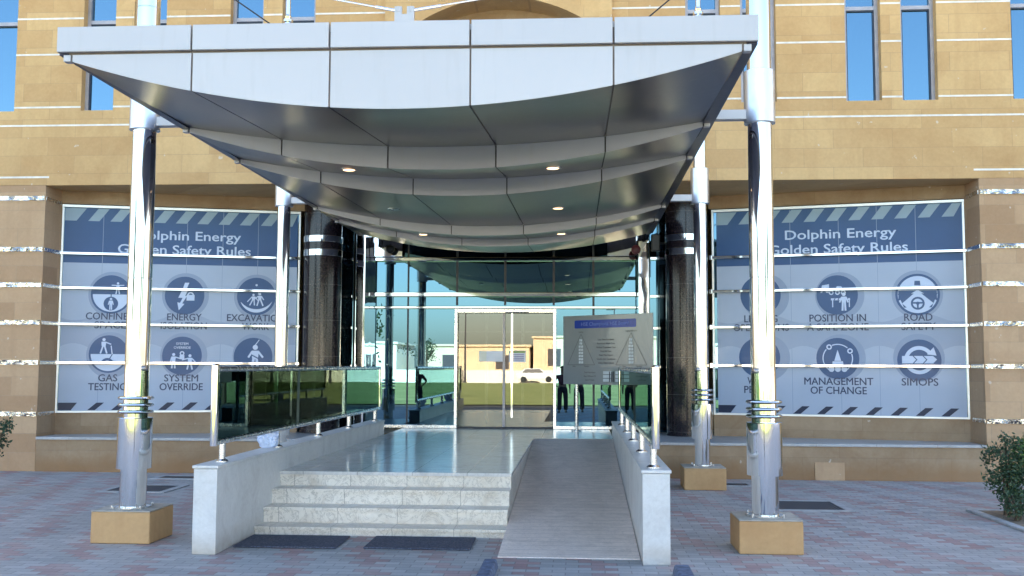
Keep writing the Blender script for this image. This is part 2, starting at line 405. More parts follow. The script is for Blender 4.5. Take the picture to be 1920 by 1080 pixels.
def thing(name, loc, label, cat, group=None, kind=None):
    o = bpy.data.objects.new(name, None); COL.objects.link(o); o.location = loc; BASE[o] = tuple(loc); o.empty_display_size = .2
    tag(o, label, cat, group, kind); return o
def tag(o, label=None, cat=None, group=None, kind=None):
    if label: o['label'] = label
    if cat: o['category'] = cat
    if group: o['group'] = group
    if kind: o['kind'] = kind
    return o
def text_geo(s, size, align='CENTER', spacing=1.0, bold=.007):
    cu = bpy.data.curves.new("t", 'FONT'); cu.body = s; cu.size = size; cu.align_x = align; cu.space_character = spacing; cu.resolution_u = 3; cu.offset = 0
    o = bpy.data.objects.new("t", cu); COL.objects.link(o)
    dg = bpy.context.evaluated_depsgraph_get(); ev = o.evaluated_get(dg); me = ev.to_mesh()
    vs = [tuple(v.co) for v in me.vertices]; fs = [tuple(p.vertices) for p in me.polygons]
    ev.to_mesh_clear(); bpy.data.objects.remove(o); bpy.data.curves.remove(cu)
    return vs, fs
def text_on(fr, s, u, z, cap, d, align='CENTER', width=None, spacing=1.0):
    """letters with capitals `cap` metres high, on frame fr"""
    vs, fs = text_geo(s, cap / .70, align, spacing)
    k = 1.0
    if width:
        xs = [v[0] for v in vs]; k = width / (max(xs) - min(xs))
    g = G(); n = len(vs); b = cap * .022
    for q, (ox, oz) in enumerate(((-b, 0), (b, 0), (0, b * .7), (0, -b * .7))):     # strokes thickened by layers
        g.v += [fr(u + x * k + ox, z + y + oz, d + q * .0002) for x, y, _ in vs]; g.f += [tuple(i + q * n for i in f) for f in fs]
    g.m = [0] * len(g.f)
    return g

# ------------------------------------------------------------------ setting: ground sheets
def sheet(name, x0, x1, y0, y1, z, m):
    g = G(); g.quad([(x0, y0, z), (x1, y0, z), (x1, y1, z), (x0, y1, z)]); return tag(g.build(name, m), kind='structure')
sheet('terrain', -900, 900, -1200, 400, -.16, M['sand'])
sheet('pavement', -45, 45, -4.0, 40, 0, M['paving'])
sheet('road', -300, 300, -9.0, -4.12, -.10, M['asphalt'])
g = G(); g.box(-45, 45, -4.12, -4.0, -.15, .02); tag(g.build('pavement_kerb', M['kerb']), kind='structure')
sheet('lawn', -130, 130, -72, -9.1, -.06, M['lawn'])
g = G(); g.hexa([(-.722, 9.2, .0), (.545, 9.2, .0), (.545, 16.5, .0), (-.722, 16.5, .0), (-.722, 9.2, .008), (.545, 9.2, .008), (.545, 16.5, .545), (-.722, 16.5, .545)])
tag(g.build('ramp', M['ramp_stone']), kind='structure')

# ------------------------------------------------------------------ the office building
XC, YF = -1.28, 15.85                         # axis of the entrance, plane of the facade
SOF = 4.615                                   # soffit above the recessed ground floor
B = thing('office_building', (XC, YF, 0), 'sandstone office building with blue windows and a glazed recessed entrance', 'building')
TOP = 16.0
wins = [(4.165, 4.711), (5.02, 5.563), (6.69, 7.24), (7.55, 8.10), (1.692, 2.237), (2.55, 3.10)]
wins = wins + [(2 * XC - b, 2 * XC - a) for a, b in wins]
wins += [(9.2, 9.75), (10.05, 10.6), (2 * XC - 9.75, 2 * XC - 9.2), (2 * XC - 10.6, 2 * XC - 10.05)]
wins.sort()
WZ0, WZ1 = 5.845, 8.25
BX0, BX1 = -3.084, .533                       # projecting central bay
def wall_band(g, x0, x1, z0, z1, holes):
    xs = x0
    for a, b in sorted(holes):
        if b <= x0 or a >= x1: continue
        g.box(xs, a, YF, YF + .45, z0, z1); xs = b
    g.box(xs, x1, YF, YF + .45, z0, z1)
g = G()
for x0, x1 in ((-30, BX0), (BX1, 27.5)):
    g.box(x0, x1, YF, YF + .45, SOF, WZ0)
    wall_band(g, x0, x1, WZ0, WZ1, wins)
    g.box(x0, x1, YF, YF + .45, WZ1, 9.6)
    wall_band(g, x0, x1, 9.6, 12.0, wins)
    g.box(x0, x1, YF, YF + .45, 12.0, TOP)
g.build('wall', M['stone'], B)
# rear mass, so that the shade and the reflections are those of a real block
g = G(); g.box(-30, 27.5, YF + .452, YF + 3.6, SOF + .3, TOP - .02); g.box(-30, -4.05, YF + 3.6, YF + 22, 0, TOP - .03); g.box(1.25, 27.5, YF + 3.6, YF + 22, 0, TOP - .03); g.box(-4.05, 1.25, YF + 3.6, YF + 22, 3.6, TOP - .03); g.box(-4.05, 1.25, 25.2, YF + 22, 0, 3.6)
g.box(-30, -12.0, YF + .01, YF + 3.6, 0, SOF); g.box(9.4, 27.5, YF + .01, YF + 3.6, 0, SOF)
rear = g
# soffit of the overhang
g = G(); g.box(-8.65, 6.125, YF + .003, YF + 3.6, SOF - .004, SOF + .29); g.build('soffit', M['stone'], B)
# central bay with a segmental arch
AR, AZ, AX = 2.42, 5.12, -1.215
g = G(); d0, d1 = YF + .45, YF - .14
hw = 1.45
g.box(BX0, AX - hw, d1, d0, SOF, 9.4); g.box(AX + hw, BX1, d1, d0, SOF, 9.4); g.box(BX0, BX1, d1, d0, 9.4, TOP)
n = 22
for i in range(n):
    xa, xb = -hw + 2 * hw * i / n, -hw + 2 * hw * (i + 1) / n
    za, zb = AZ + sqrt(AR * AR - xa * xa), AZ + sqrt(AR * AR - xb * xb)
    g.hexa([(AX + xa, d1, za), (AX + xb, d1, zb), (AX + xb, d0, zb), (AX + xa, d0, za), (AX + xa, d1, 9.4), (AX + xb, d1, 9.4), (AX + xb, d0, 9.4), (AX + xa, d0, 9.4)])
g.box(AX - hw, AX + hw, d1, d0, SOF, 5.0)
bay = g.build('entrance_bay', M['stone'], B)
g = G()
for i in range(n):
    xa, xb = -hw + 2 * hw * i / n, -hw + 2 * hw * (i + 1) / n
    f = lambda x, r: (AX + x * r / AR, AZ + (r / AR) * sqrt(AR * AR - x * x))
    p0, p1, q0, q1 = f(xa, AR), f(xb, AR), f(xa, AR + .17), f(xb, AR + .17)
    g.hexa([(p0[0], d1 - .05, p0[1]), (p1[0], d1 - .05, p1[1]), (p1[0], d1 - .002, p1[1]), (p0[0], d1 - .002, p0[1]),
            (q0[0], d1 - .05, q0[1]), (q1[0], d1 - .05, q1[1]), (q1[0], d1 - .002, q1[1]), (q0[0], d1 - .002, q0[1])])
g.build('arch_moulding', M['stone'], bay)
g = G(); g.box(AX - 1.6, AX + 1.6, d0 - .06, d0 + .01, 7.29, 7.7); g.build('arch_infill', M['stone_base'], bay)
g = G(); g.box(AX - 1.6, AX + 1.6, d0 - .10, d0 - .04, 7.262, 7.288); g.build('arch_sill', M['strip'], bay)
g = G(); g.box(AX - 1.6, AX + 1.6, d0 - .03, d0, 5.0, 7.26)
for k in range(-3, 4): g.box(AX + k * .45 - .025, AX + k * .45 + .025, d0 - .07, d0 - .031, 5.0, 7.26, 1)
g.build('arch_window', [M['film_navy'], M['navy_frame']], bay)

# upper windows: frame, pane, transom
for lo, hi, tz in ((WZ0, WZ1, 7.335), (9.6, 12.0, 11.1)):
    for a, b in wins:
        g = G(); y0, y1 = YF + .13, YF + .22; t = .055
        g.box(a, a + t, y0, y1, lo + .03, hi); g.box(b - t, b, y0, y1, lo + .03, hi)
        g.box(a, b, y0 - .02, y1, lo, lo + .03, 1)
        g.box(a + t, b - t, y0, y1, hi - t, hi); g.box(a + t, b - t, y0 + .01, y1, tz, tz + .06)
        g.box(a + t, a + t + .018, y0 + .02, y1, lo + .03, tz, 2); g.box(b - t - .018, b - t, y0 + .02, y1, lo + .03, tz, 2)
        g.box(a + t + .018, b - t - .018, y0 + .02, y1, tz - .02, tz, 2)
        fr_ = g.build('window', [M['grey_frame'], M['strip'], M['navy_frame']], B)
        g = G(); g.box(a + .05, b - .05, y1 - .04, y1 - .01, lo + .03, hi - .05); g.build('pane', M['win_blue'], fr_)
rear.build('rear_block', M['stone'], B)
# pale joint strips of the upper wall
def strips(zs, m, h, out, spans, name):
    g = G(); 
    for z in zs:
        for a, b in spans(z): g.box(a, b, YF - out, YF - .0005 + .002, z - h / 2, z + h / 2)
    return g.build(name, m, B)
def clear(x0, x1, holes):
    r = []; xs = x0
    for a, b in sorted(holes):
        if b <= x0 or a >= x1: continue
        r.append((xs, a)); xs = b
    r.append((xs, x1)); return r
strips([5.903, 6.785, 7.39, 8.0], M['strip'], .028, .006, lambda z: [s for x0, x1 in ((-29.9, BX0 - .002), (BX1 + .002, 27.4)) for s in clear(x0, x1, wins)], 'joint_strip')
strips([5.60], M['strip'], .028, .006, lambda z: [(-29.9, BX0 - .002), (BX1 + .002, 27.4)], 'joint_strip')
strips([4.745], M['strip'], .03, .008, lambda z: [(-29.9, -8.61), (6.06, 27.4)], 'joint_strip')

# pilasters with crumpled steel bands
BANDS = [4.40, 3.565, 2.985, 2.378, 1.733, .908]
for x0, x1, jx in ((-12.0, -8.655, 1), (6.13, 9.4, -1)):
    g = G(); g.box(x0, x1, YF, YF + 1.9, 0, SOF - .002); pil = g.build('pilaster', M['stone_low'], B, bevel=.006)
    for z in BANDS:
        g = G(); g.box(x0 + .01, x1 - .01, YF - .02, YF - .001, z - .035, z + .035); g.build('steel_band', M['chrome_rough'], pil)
        g = G(); e = x1 if jx > 0 else x0
        g.box(min(e, e + jx * .012), max(e, e + jx * .012), YF + .02, YF + .5, z - .03, z + .03); g.build('steel_band', M['satin'], pil)

# splayed display windows, their sills and their horizontal chrome rails
FL = Fr((-8.655, 16.42), (3.80, .97)); FRt = Fr((2.28, 17.45), (3.85, -.97))
WL, WR = hypot(3.80, .97), hypot(3.85, .97)
for F, W in ((FL, WL), (FRt, WR)):
    g = G(); g.fbox(F, 0, W, .5, .905, -.5, .0); g.build('window_sill_wall', M['stone_base'], B)
    g = G(); g.fbox(F, -.05, W + .25, 4.40, SOF, -.5, .05); g.build('lintel', M['stone_base'], B)
    g = G(); t = .03
    g.fbox(F, 0, W, .905, .935, -.08, .03); g.fbox(F, 0, W, 4.345, 4.385, -.08, .045); g.fbox(F, 0, t, .935, 4.345, -.08, .03); g.fbox(F, W - t, W, .935, 4.345, -.08, .03)
    wf = g.build('display_window', M['white_frame'], B)
    g = G(); g.fbox(F, t, W - t, .935, 4.345, -.07, -.004); g.build('pane', M['screen_glass'], wf)
    for z in BANDS[1:5]:
        g = G(); g.fbox(F, -.05, W + .02, z - .024, z + .024, .012, .055); g.fbox(F, -.05, -.0, z - .04, z + .04, .01, .07); g.build('chrome_rail', M['chrome'], wf, bevel=.008)

# plinth ledge in front of the display windows
for x0, x1 in ((-8.65, -3.5), (.80, 6.125)):
    g = G(); g.box(x0, x1, YF, 18.2, 0, .505); g.build('plinth_wall', M['stone_base'], B)
    g = G(); g.box(x0, x1, YF - .025, 18.2, .507, .55); g.build('ledge', M['ledge_cap'], B, bevel=.006)
g = G(); g.box(3.58, 4.02, YF - .012, YF - .001, .0, .27); g.build('wall_patch', M['stone_low'], B)

# round granite columns with steel rings
for x in (-4.48, 1.83):
    g = G(); g.cyl((x, 17.5), .335, .551, SOF, 56); c = g.build('round_column', M['granite'], B, smooth=True)
    for z0, z1 in ((3.60, 3.715), (3.84, 3.955)):
        g = G(); g.cyl((x, 17.5), .345, z0, z1, 56); g.build('steel_ring', M['chrome'], c, smooth=True, bevel=.006)
    g = G(); g.cyl((x, 17.5), .35, .551, .60, 56); g.build('column_base', M['granite'], c, smooth=True)

# glazed entrance screen
YE = 18.95; LZ = .55
SX0, SX1 = -3.93, 1.10
g = G()
g.box(SX0, -2.29, YE + .02, YE + .05, LZ + .05, SOF)
g.box(-2.29, -.435, YE + .02, YE + .05, 2.83, SOF)
g.box(-.435, SX1, YE + .02, YE + .05, LZ + .05, SOF)
scr = g.build('glass_screen', M['screen_glass'], B)
for x0, x1 in ((-4.9, -4.11), (1.28, 2.25)):
    g = G(); g.box(x0, x1, 18.28, 18.32, .551, SOF); sg = g.build('side_glass', M['screen_glass'], B)
    for z in (3.64, 2.96, 2.39, 1.70): 
        g = G(); g.box(x0, x1, 18.20, 18.278, z - .025, z + .025); g.build('chrome_rail', M['chrome'], sg, bevel=.006)
    g = G(); xm = x0 + .34 if x0 < 0 else x1 - .5; g.box(xm, xm + .05, 18.22, 18.278, .56, SOF); g.build('mullion', M['navy_frame'], sg)
for z, h in ((3.71, .075), (3.045, .085), (2.80, .05)):
    g = G(); g.box(SX0, SX1, YE - .07, YE + .015, z - h / 2, z + h / 2); g.build('chrome_rail', M['chrome'], scr, bevel=.012)
for x in (-2.277, -1.37, -.46, .28):
    z1 = SOF
    g = G(); g.box(x - .02, x + .02, YE + .003, YE + .019, 2.845 if x < 0 else LZ + .06, z1); g.build('mullion', M['navy_frame'], scr)
g = G(); g.box(-3.22, -3.19, YE + .003, YE + .019, LZ + .06, SOF); g.build('mullion', M['navy_frame'], scr)
for x0, x1 in ((SX0, -2.31), (-.42, SX1)):
    g = G(); g.box(x0, x1, YE - .06, YE + .015, LZ + .001, LZ + .062); g.build('sill_rail', M['satin'], scr, bevel=.006)
for x in (-2.285, -.44):
    g = G(); g.box(x - .028, x + .028, YE - .065, YE + .06, LZ + .001, 2.775); g.build('door_post', M['satin'], scr, bevel=.006)
g = G(); g.box(-2.257, -.468, YE - .03, YE + .06, 2.70, 2.774); g.build('door_header', M['satin'], scr, bevel=.006)
g = G(); g.box(-1.36, -.92, YE - .10, YE - .031, 2.70, 2.775); g.build('door_operator', M['satin'], scr, bevel=.015)
for a, b, y in ((-2.25, -1.385, YE + .06), (-1.385 - .03, -.475, YE + .10)):
    g = G(); g.box(a, b, y, y + .012, LZ + .03, 2.70); d = g.build('sliding_door', M['door_glass'], B)
    g = G(); g.box(a, b, y - .01, y + .022, LZ + .004, LZ + .028); g.build('bottom_rail', M['navy_frame'], d)
    xr = b - .03 if a < -2 else a
    g = G(); g.box(xr, xr + .045, y - .008, y + .02, LZ + .03, 2.70); g.build('door_stile', M['grey_frame'], d)
g = G(); g.box(-1.262, -1.228, YE + .09, YE + .098, LZ + .2, 2.70); g.build('door_pull', M['chrome'], d)
for x0, x1 in ((-4.10, SX0 + .001), (SX1 - .001, 1.27)):
    g = G(); g.box(x0, x1, 18.42, 19.1, .551, SOF); pr = g.build('steel_pier', M['chrome_wavy'], B, bevel=.012)
    g = G(); xm = (x0 + x1) / 2
    g.box(x0 - .012, x0 + .012, 18.405, 18.42, .56, 4.2); g.box(x1 - .012, x1 + .012, 18.405, 18.42, .56, 4.2); g.build('corner_bead', M['chrome'], pr)
for x0, x1 in ((SX0, -3.30), (.53, SX1)):
    g = G(); g.box(x0, x1, YE - .12, YE - .03, 3.75, SOF); g.build('steel_header', M['chrome_wavy'], B, bevel=.01)

# lobby behind the doors
g = G(); g.box(-6.0, 3.5, YE + .2, 28.0, .44, LZ - .004); g.build('lobby_floor', M['lobby_floor'], B)
g = G(); g.box(-3.9, 1.1, 25.0, 25.1, LZ, 3.5); g.box(-4.0, -3.9, YE + .2, 25.0, LZ, 3.5); g.box(1.1, 1.2, YE + .2, 25.0, LZ, 3.5); g.build('lobby_wall', M['lobby_wall'], B)
g = G(); g.box(-3.9, 1.1, YE + .2, 25.0, 3.3, 3.4); g.build('lobby_ceiling', M['lobby_wall'], B)
g = G()
for x in (-1.9, -1.15, -.72): g.box(x - .03, x + .03, 21.0, 21.06, LZ, 2.75)
g.box(-3.9, 1.1, 21.0, 21.06, 2.75, 2.82); g.box(-3.9, 1.1, 20.99, 21.05, 2.4, 2.43)
g.build('inner_door_frame', M['white_frame'], B)

# ------------------------------------------------------------------ entrance steps and landing
S = thing('entrance_steps', (-1.99, 10.2, 0), 'cream stone entrance steps rising to a polished landing', 'steps')
g = G(); g.box(-3.26, -.727, 11.07, YE + .19, 0, LZ - .037); g.box(-.727, .56, 16.5, YE + .19, 0, LZ - .037); g.build('landing_base', M['step_stone'], S)
g = G(); g.box(-3.26, -.722, 11.045, YE + .19, LZ - .035, LZ); g.box(-.722, .56, 16.5, YE + .19, LZ - .035, LZ); g.build('landing', M['landing'], S)
for k, z in enumerate((.395, .24, .085)):
    y = 11.07 - .285 * (k + 1); b = 11.07 - .285 * k
    g = G(); g.box(-3.26, -.727, y, 11.069 if k == 0 else b - .001, 0, z - .032); g.box(-3.26, -.722, y - .022, b - .001, z - .030, z); g.build('step', M['step_stone'], S)

# ------------------------------------------------------------------ parapet walls
for x0, x1, y0, y1, zt, lab in ((-3.48, -3.261, 9.1, 17.05, .795, 'white stone parapet wall on the left flank of the steps'),
                               (.552, .79, 8.96, 16.95, .81, 'white stone parapet wall along the right edge of the ramp')):
    P = thing('parapet_wall', ((x0 + x1) / 2, y0, 0), lab, 'low wall', 'parapet walls beside the entrance')
    g = G(); g.box(x0, x1, y0, y1, 0, zt - .03); g.build('wall', M['marble_white'], P, bevel=.006)
    g = G(); g.box(x0 - .012, x1 + .012, y0 - .012, y1, zt - .028, zt); g.build('coping', M['marble_white'], P, bevel=.006)

# ------------------------------------------------------------------ glass railings
for x, y0, y1, stubs, zb, zc, lab in ((-3.345, 9.22, 17.0, (9.45, 11.2, 13.0, 14.75, 16.66), .99, .796, 'green tinted glass railing on the parapet left of the steps'),
                                      (.662, 8.86, 16.4, (9.14, 10.82, 12.44, 14.05, 15.74), 1.03, .811, 'green tinted glass railing on the parapet right of the ramp')):
    Q = thing('glass_railing', (x, y0, zc), lab, 'railing', 'glass railings beside the entrance')
    for i, y in enumerate(stubs):
        g = G(); g.cyl((x, y), .03, zc, zb, 20); g.lathe((x, y, zc), [(.062, 0), (.062, .012), (.034, .03)], 20); g.build('stub_post', M['satin'], Q, smooth=True)
    g = G(); g.cyl((x, y0), .036, zb - .03, 1.70, 24); g.lathe((x, y0, 1.70), [(.036, 0), (.03, .012), (.01, .018)], 24); g.build('end_post', M['chrome'], Q, smooth=True)
    g = G(); g.cyl((x, y1), .024, zb - .02, 1.69, 20); g.build('end_post', M['chrome'], Q, smooth=True)
    g = G(); g.tube((x, y0, 1.665), (x, y1, 1.665), .027, 20); g.build('top_rail', M['satin'], Q, smooth=True)
    g = G(); g.tube((x, y0, zb), (x, y1, zb), .027, 20); g.build('bottom_rail', M['satin'], Q, smooth=True)
    g = G(); ys = [y0 + .05 + (y1 - y0 - .1) * k / 4 for k in range(5)]
    for a, b in zip(ys, ys[1:]): g.box(x - .006, x + .006, a + .006, b - .006, zb + .02, 1.645)
    g.build('glass_panel', M['rail_glass'], Q)

# ------------------------------------------------------------------ entrance canopy
CX = -1.325; CW = 2.535; CL, CR = -3.955, 1.308
FY = [7.34, 9.68, 11.2, 14.66, 16.0, 17.9]
ZT = [4.05, 3.829, 3.795, 3.742, 3.714, 3.72]
def zbot(x): return 3.604 + .40 * ((x - CX) / CW) ** 2
def ztop(x, k): return ZT[k] + (4.052 - ZT[k]) * ((x - CX) / CW) ** 2
K = thing('entrance_canopy', (CX, 9.83, 0), 'silver stepped canopy on steel posts over the entrance steps', 'canopy')
J = [CX - CW, CX - 1.584, CX - .528, CX + .528, CX + 1.584, CX + CW]
GAP = .007
g = G(); g.box(CL, CR, 7.36, 17.9, 4.20, 4.245); g.build('roof_deck', M['alu_front'], K)
for i in range(5):                                   # upper fascia band and the belly panels below it
    a = CL if i == 0 else J[i] + GAP; b = CR if i == 4 else J[i + 1] - GAP
    g = G(); g.box(a, b, 7.315, 7.355, 4.068, 4.262); g.build('fascia_panel', M['alu_front'], K, bevel=.004)
for x0, x1, nm in ((CL, CL + .075, 1), (CR - .075, CR, 1)):
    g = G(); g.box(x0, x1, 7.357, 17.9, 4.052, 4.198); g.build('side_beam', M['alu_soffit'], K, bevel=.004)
for k in range(5):
    y = FY[k]
    front = M['alu_front'] if k == 0 else M['alu']
    for i in range(5):
        a, b = J[i] + (GAP if i else .02), J[i + 1] - (GAP if i < 4 else .02)
        n = 8; g = G()
        xs = [a + (b - a) * s / 16 for s in range(17)]
        g.loft([[(x, y, zbot(x)), (x, y + .012, zbot(x)), (x, y + .012, 4.05 if k == 0 else ztop(x, k)), (x, y, 4.05 if k == 0 else ztop(x, k))] for x in xs])
        g.build('belly_panel', front, K, smooth=True)
        # soffit running back and up to the next step
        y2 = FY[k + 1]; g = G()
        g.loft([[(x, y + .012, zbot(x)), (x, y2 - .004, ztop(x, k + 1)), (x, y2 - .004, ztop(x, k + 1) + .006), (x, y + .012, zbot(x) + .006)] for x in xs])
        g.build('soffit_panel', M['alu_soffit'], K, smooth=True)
    # dark liner that closes the joints
    n = 40; g = G()
    for s in range(n):
        xa, xb = J[0] + (J[5] - J[0]) * s / n, J[0] + (J[5] - J[0]) * (s + 1) / n
        ta, tb = (4.055, 4.055) if k == 0 else (ztop(xa, k), ztop(xb, k))
        g.quad([(xa, y + .014, zbot(xa) + .008), (xb, y + .014, zbot(xb) + .008), (xb, y + .014, tb), (xa, y + .014, ta)])
        g.quad([(xa, y + .014, zbot(xa) + .008), (xb, y + .014, zbot(xb) + .008), (xb, FY[k + 1] - .003, ztop(xb, k + 1) + .012), (xa, FY[k + 1] - .003, ztop(xa, k + 1) + .012)])
    g.build('joint_liner', M['joint_warm'] if k == 0 else M['joint'], K)
    for x in (J[0] - .022, J[5] + .022):
        g = G(); g.box(x - .028, x + .028, y - .004, y + .06, 3.998, 4.05); g.build('end_block', M['alu_front'], K, bevel=.004)
g = G(); g.box(CL + .08, CR - .08, 7.357, 7.37, 4.05, 4.2); g.build('joint_liner', M['joint_warm'], K)
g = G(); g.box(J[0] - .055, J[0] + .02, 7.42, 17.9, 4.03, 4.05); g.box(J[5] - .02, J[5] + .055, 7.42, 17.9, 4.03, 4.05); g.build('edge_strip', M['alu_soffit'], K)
g = G()
for s in range(40):
    xa, xb = J[0] + (J[5] - J[0]) * s / 40, J[0] + (J[5] - J[0]) * (s + 1) / 40; za, zb_ = ztop(xa, 5), ztop(xb, 5)
    g.hexa([(xa, 17.9, za), (xb, 17.9, zb_), (xb, 17.92, zb_), (xa, 17.92, za), (xa, 17.9, 4.245), (xb, 17.9, 4.245), (xb, 17.92, 4.245), (xa, 17.92, 4.245)])
g.build('rear_fascia', M['alu_soffit'], K)
# downlights
for x, y, lit, k in ((-.262, 10.35, 1, 1), (-2.39, 10.35, 1, 1), (-.262, 12.95, 1, 2), (-2.39, 12.95, 0, 2), (-.262, 15.45, 1, 3), (-2.39, 15.45, 1, 3)):
    t_ = (y - FY[k]) / (FY[k + 1] - FY[k]); z = zbot(x) * (1 - t_) + ztop(x, k + 1) * t_
    g = G(); g.lathe((x, y, z - .022), [(.07, .012), (.085, .015), (.085, .021)], 28); dl = g.build('downlight', M['satin'], K, smooth=True)
    g = G(); g.cyl((x, y), .062, z - .011, z - .006, 24); g.build('lens', M['lamp_glow'] if lit else M['satin'], dl)
# arms
PXL, PXR, PYF, PYB = -4.362, 1.755, 9.83, 14.7
for y in (PYF, PYB):
    for a, b in ((PXL, CL - .001), (CR + .001, PXR)):
        g = G(); g.box(a, b, y - .05, y + .05, 4.093, 4.187); g.build('arm', M['alu_front'], K, bevel=.004)
def post(x, y, rs, rl, rsl, top, mast):
    g = G(); prof = [(rl, .32), (rl, .69), (rs, .72), (rs, 2.55), (rs - .004, 2.553), (rs - .004, 2.560), (rs, 2.563), (rs, 5.30), (rs - .003, 5.303), (rs - .003, 5.31), (rs, 5.313), (rs, top)]
    if mast: prof += [(.055, top + .05), (.055, top + .06), (.075, top + .075), (.075, top + .11), (.04, top + .125), (.05, top + .16), (.035, top + .19), (.034, top + 1.8)]
    g.lathe((x, y, 0), prof, 48); p = g.build('post', M['chrome'], K, smooth=True)
    g = G(); g.lathe((x, y, 0), [(rsl - .02, .688), (rsl, .69), (rsl, 1.178), (rsl - .004, 1.184), (rs, 1.184)], 48); g.build('lower_sleeve', M['chrome'], p, smooth=True)
    g = G(); g.lathe((x, y, 0), [(rsl * .89 - .02, 4.054), (rsl * .89, 4.056), (rsl * .89, 4.565), (rsl * .87, 4.568), (rs, 4.568)], 48); g.build('upper_sleeve', M['collar'], p, smooth=True)
    for z in (1.243, 1.31, 1.377):
        g = G(); g.lathe((x, y, z - .013), [(rs, -.006), (rsl - .012, -.004), (rsl + .001, .005), (rsl + .003, .013), (rsl + .001, .021), (rsl - .012, .030), (rs, .032)], 48); g.build('ring', M['chrome'], p, smooth=True)
    g = G(); g.lathe((x, y, .312), [(rl + .05, 0), (rl + .05, .012)], 40)
    for q in range(4):
        a = pi / 4 + q * pi / 2; g.cyl((x + (rl + .075) * cos(a), y + (rl + .075) * sin(a)), .012, .311, .345, 10)
    g.build('base_plate', M['satin'], p, smooth=True)
for x in (PXL, PXR):
    post(x, PYF, .1165, .126, .1665, 6.5, False); post(x, PYB, .096, .112, .150, 6.78, True)
g = G()
g.box(CX - .075, CX + .075, 7.50, 7.53, 4.245, 4.38); g.box(CX - .075, CX - .02, 7.50, 7.53, 4.38, 4.44); g.box(CX + .02, CX + .075, 7.50, 7.53, 4.38, 4.44)
for x in (CX - .047, CX + .047): g.cyl((x, 7.515), .02, 4.40, 4.44, 12)
g.build('cable_bracket', M['alu_front'], K)
for q, a in ((PXL + .11, CX - .05), (PXR - .11, CX + .05)):
    g = G(); g.tube((a, 7.515, 4.41), (q, PYF - .05, 5.72), .007, 8); g.tube((a, 7.515, 4.41), (a + (q - a) * .07, 7.515 + 2.27 * .07, 4.41 + 1.31 * .07), .013, 8); g.build('stay_cable', M['satin'], K, smooth=True)
    g = G(); g.tube((q, PYF + .05, 5.95), (CX, 12.6, 4.245), .008, 8); g.build('stay_cable', M['joint'], K, smooth=True)

# stone plinths under the posts
for x, y, lab in ((PXL, 9.85, 'orange sandstone plinth under the front post left of the steps'), (PXR, 9.83, 'sandstone plinth under the front post right of the ramp'),
                  (PXL, 14.7, 'sandstone plinth under the rear post behind the left parapet'), (PXR, 14.68, 'sandstone plinth under the rear post right of the ramp')):
    P = thing('stone_plinth', (x, y, 0), lab, 'plinth', 'plinths under the canopy posts')
    g = G(); g.box(x - .29, x + .29, y - .285, y + .285, 0, .298); g.build('block', M['stone_block'], P, bevel=.012)
    g = G(); g.box(x - .288, x + .288, y - .283, y + .283, .299, .311); g.build('top', M['mortar_cap'], P, bevel=.004)

# ------------------------------------------------------------------ safety rule banners on the display windows
class Art:                                            # flat vinyl shapes laid on a frame, each a hair above the last
    def __init__(s, F, u0, d): s.F, s.u0, s.d = F, u0, d; s.g = G()
    def step(s): s.d += .00035
    def poly(s, pts, m):
        s.step(); s.g.quad([s.F(s.u0 + x, z, s.d) for x, z in pts], m)
    def disc(s, x, z, r, m, a0=0, a1=360, n=36, ry=None):
        ry = ry or r
        s.poly([(x + r * cos(R(a0 + (a1 - a0) * i / n)), z + ry * sin(R(a0 + (a1 - a0) * i / n))) for i in range(n + (0 if a1 - a0 == 360 else 1))], m)
    def ring(s, x, z, r0, r1, m, a0=0, a1=360, n=40):
        s.step()
        for i in range(n):
            a, b = R(a0 + (a1 - a0) * i / n), R(a0 + (a1 - a0) * (i + 1) / n)
            s.g.quad([s.F(s.u0 + x + r * cos(t), z + r * sin(t), s.d) for r, t in ((r0, a), (r1, a), (r1, b), (r0, b))], m)
    def line(s, x0, z0, x1, z1, w, m):
        l = hypot(x1 - x0, z1 - z0); nx, nz = -(z1 - z0) / l * w / 2, (x1 - x0) / l * w / 2
        s.poly([(x0 - nx, z0 - nz), (x1 - nx, z1 - nz), (x1 + nx, z1 + nz), (x0 + nx, z0 + nz)], m)
    def man(s, x, z, h, m, arms=((-.28, .42), (.28, .42)), legs=((-.14, 0), (.14, 0))):   # feet at z
        s.disc(x, z + h * .90, h * .10, m, n=14)
        s.poly([(x - h * .11, z + h * .44), (x + h * .11, z + h * .44), (x + h * .14, z + h * .77), (x - h * .14, z + h * .77)], m)
        for (ax, az), sg in zip(arms, (-1, 1)): s.line(x + sg * h * .12, z + h * .73, x + ax * h, z + az * h, h * .075, m)
        for (lx, lz), sg in zip(legs, (-1, 1)): s.line(x + sg * h * .055, z + h * .48, x + lx * h, z + lz * h, h * .10, m)
DK, LT = 0, 1
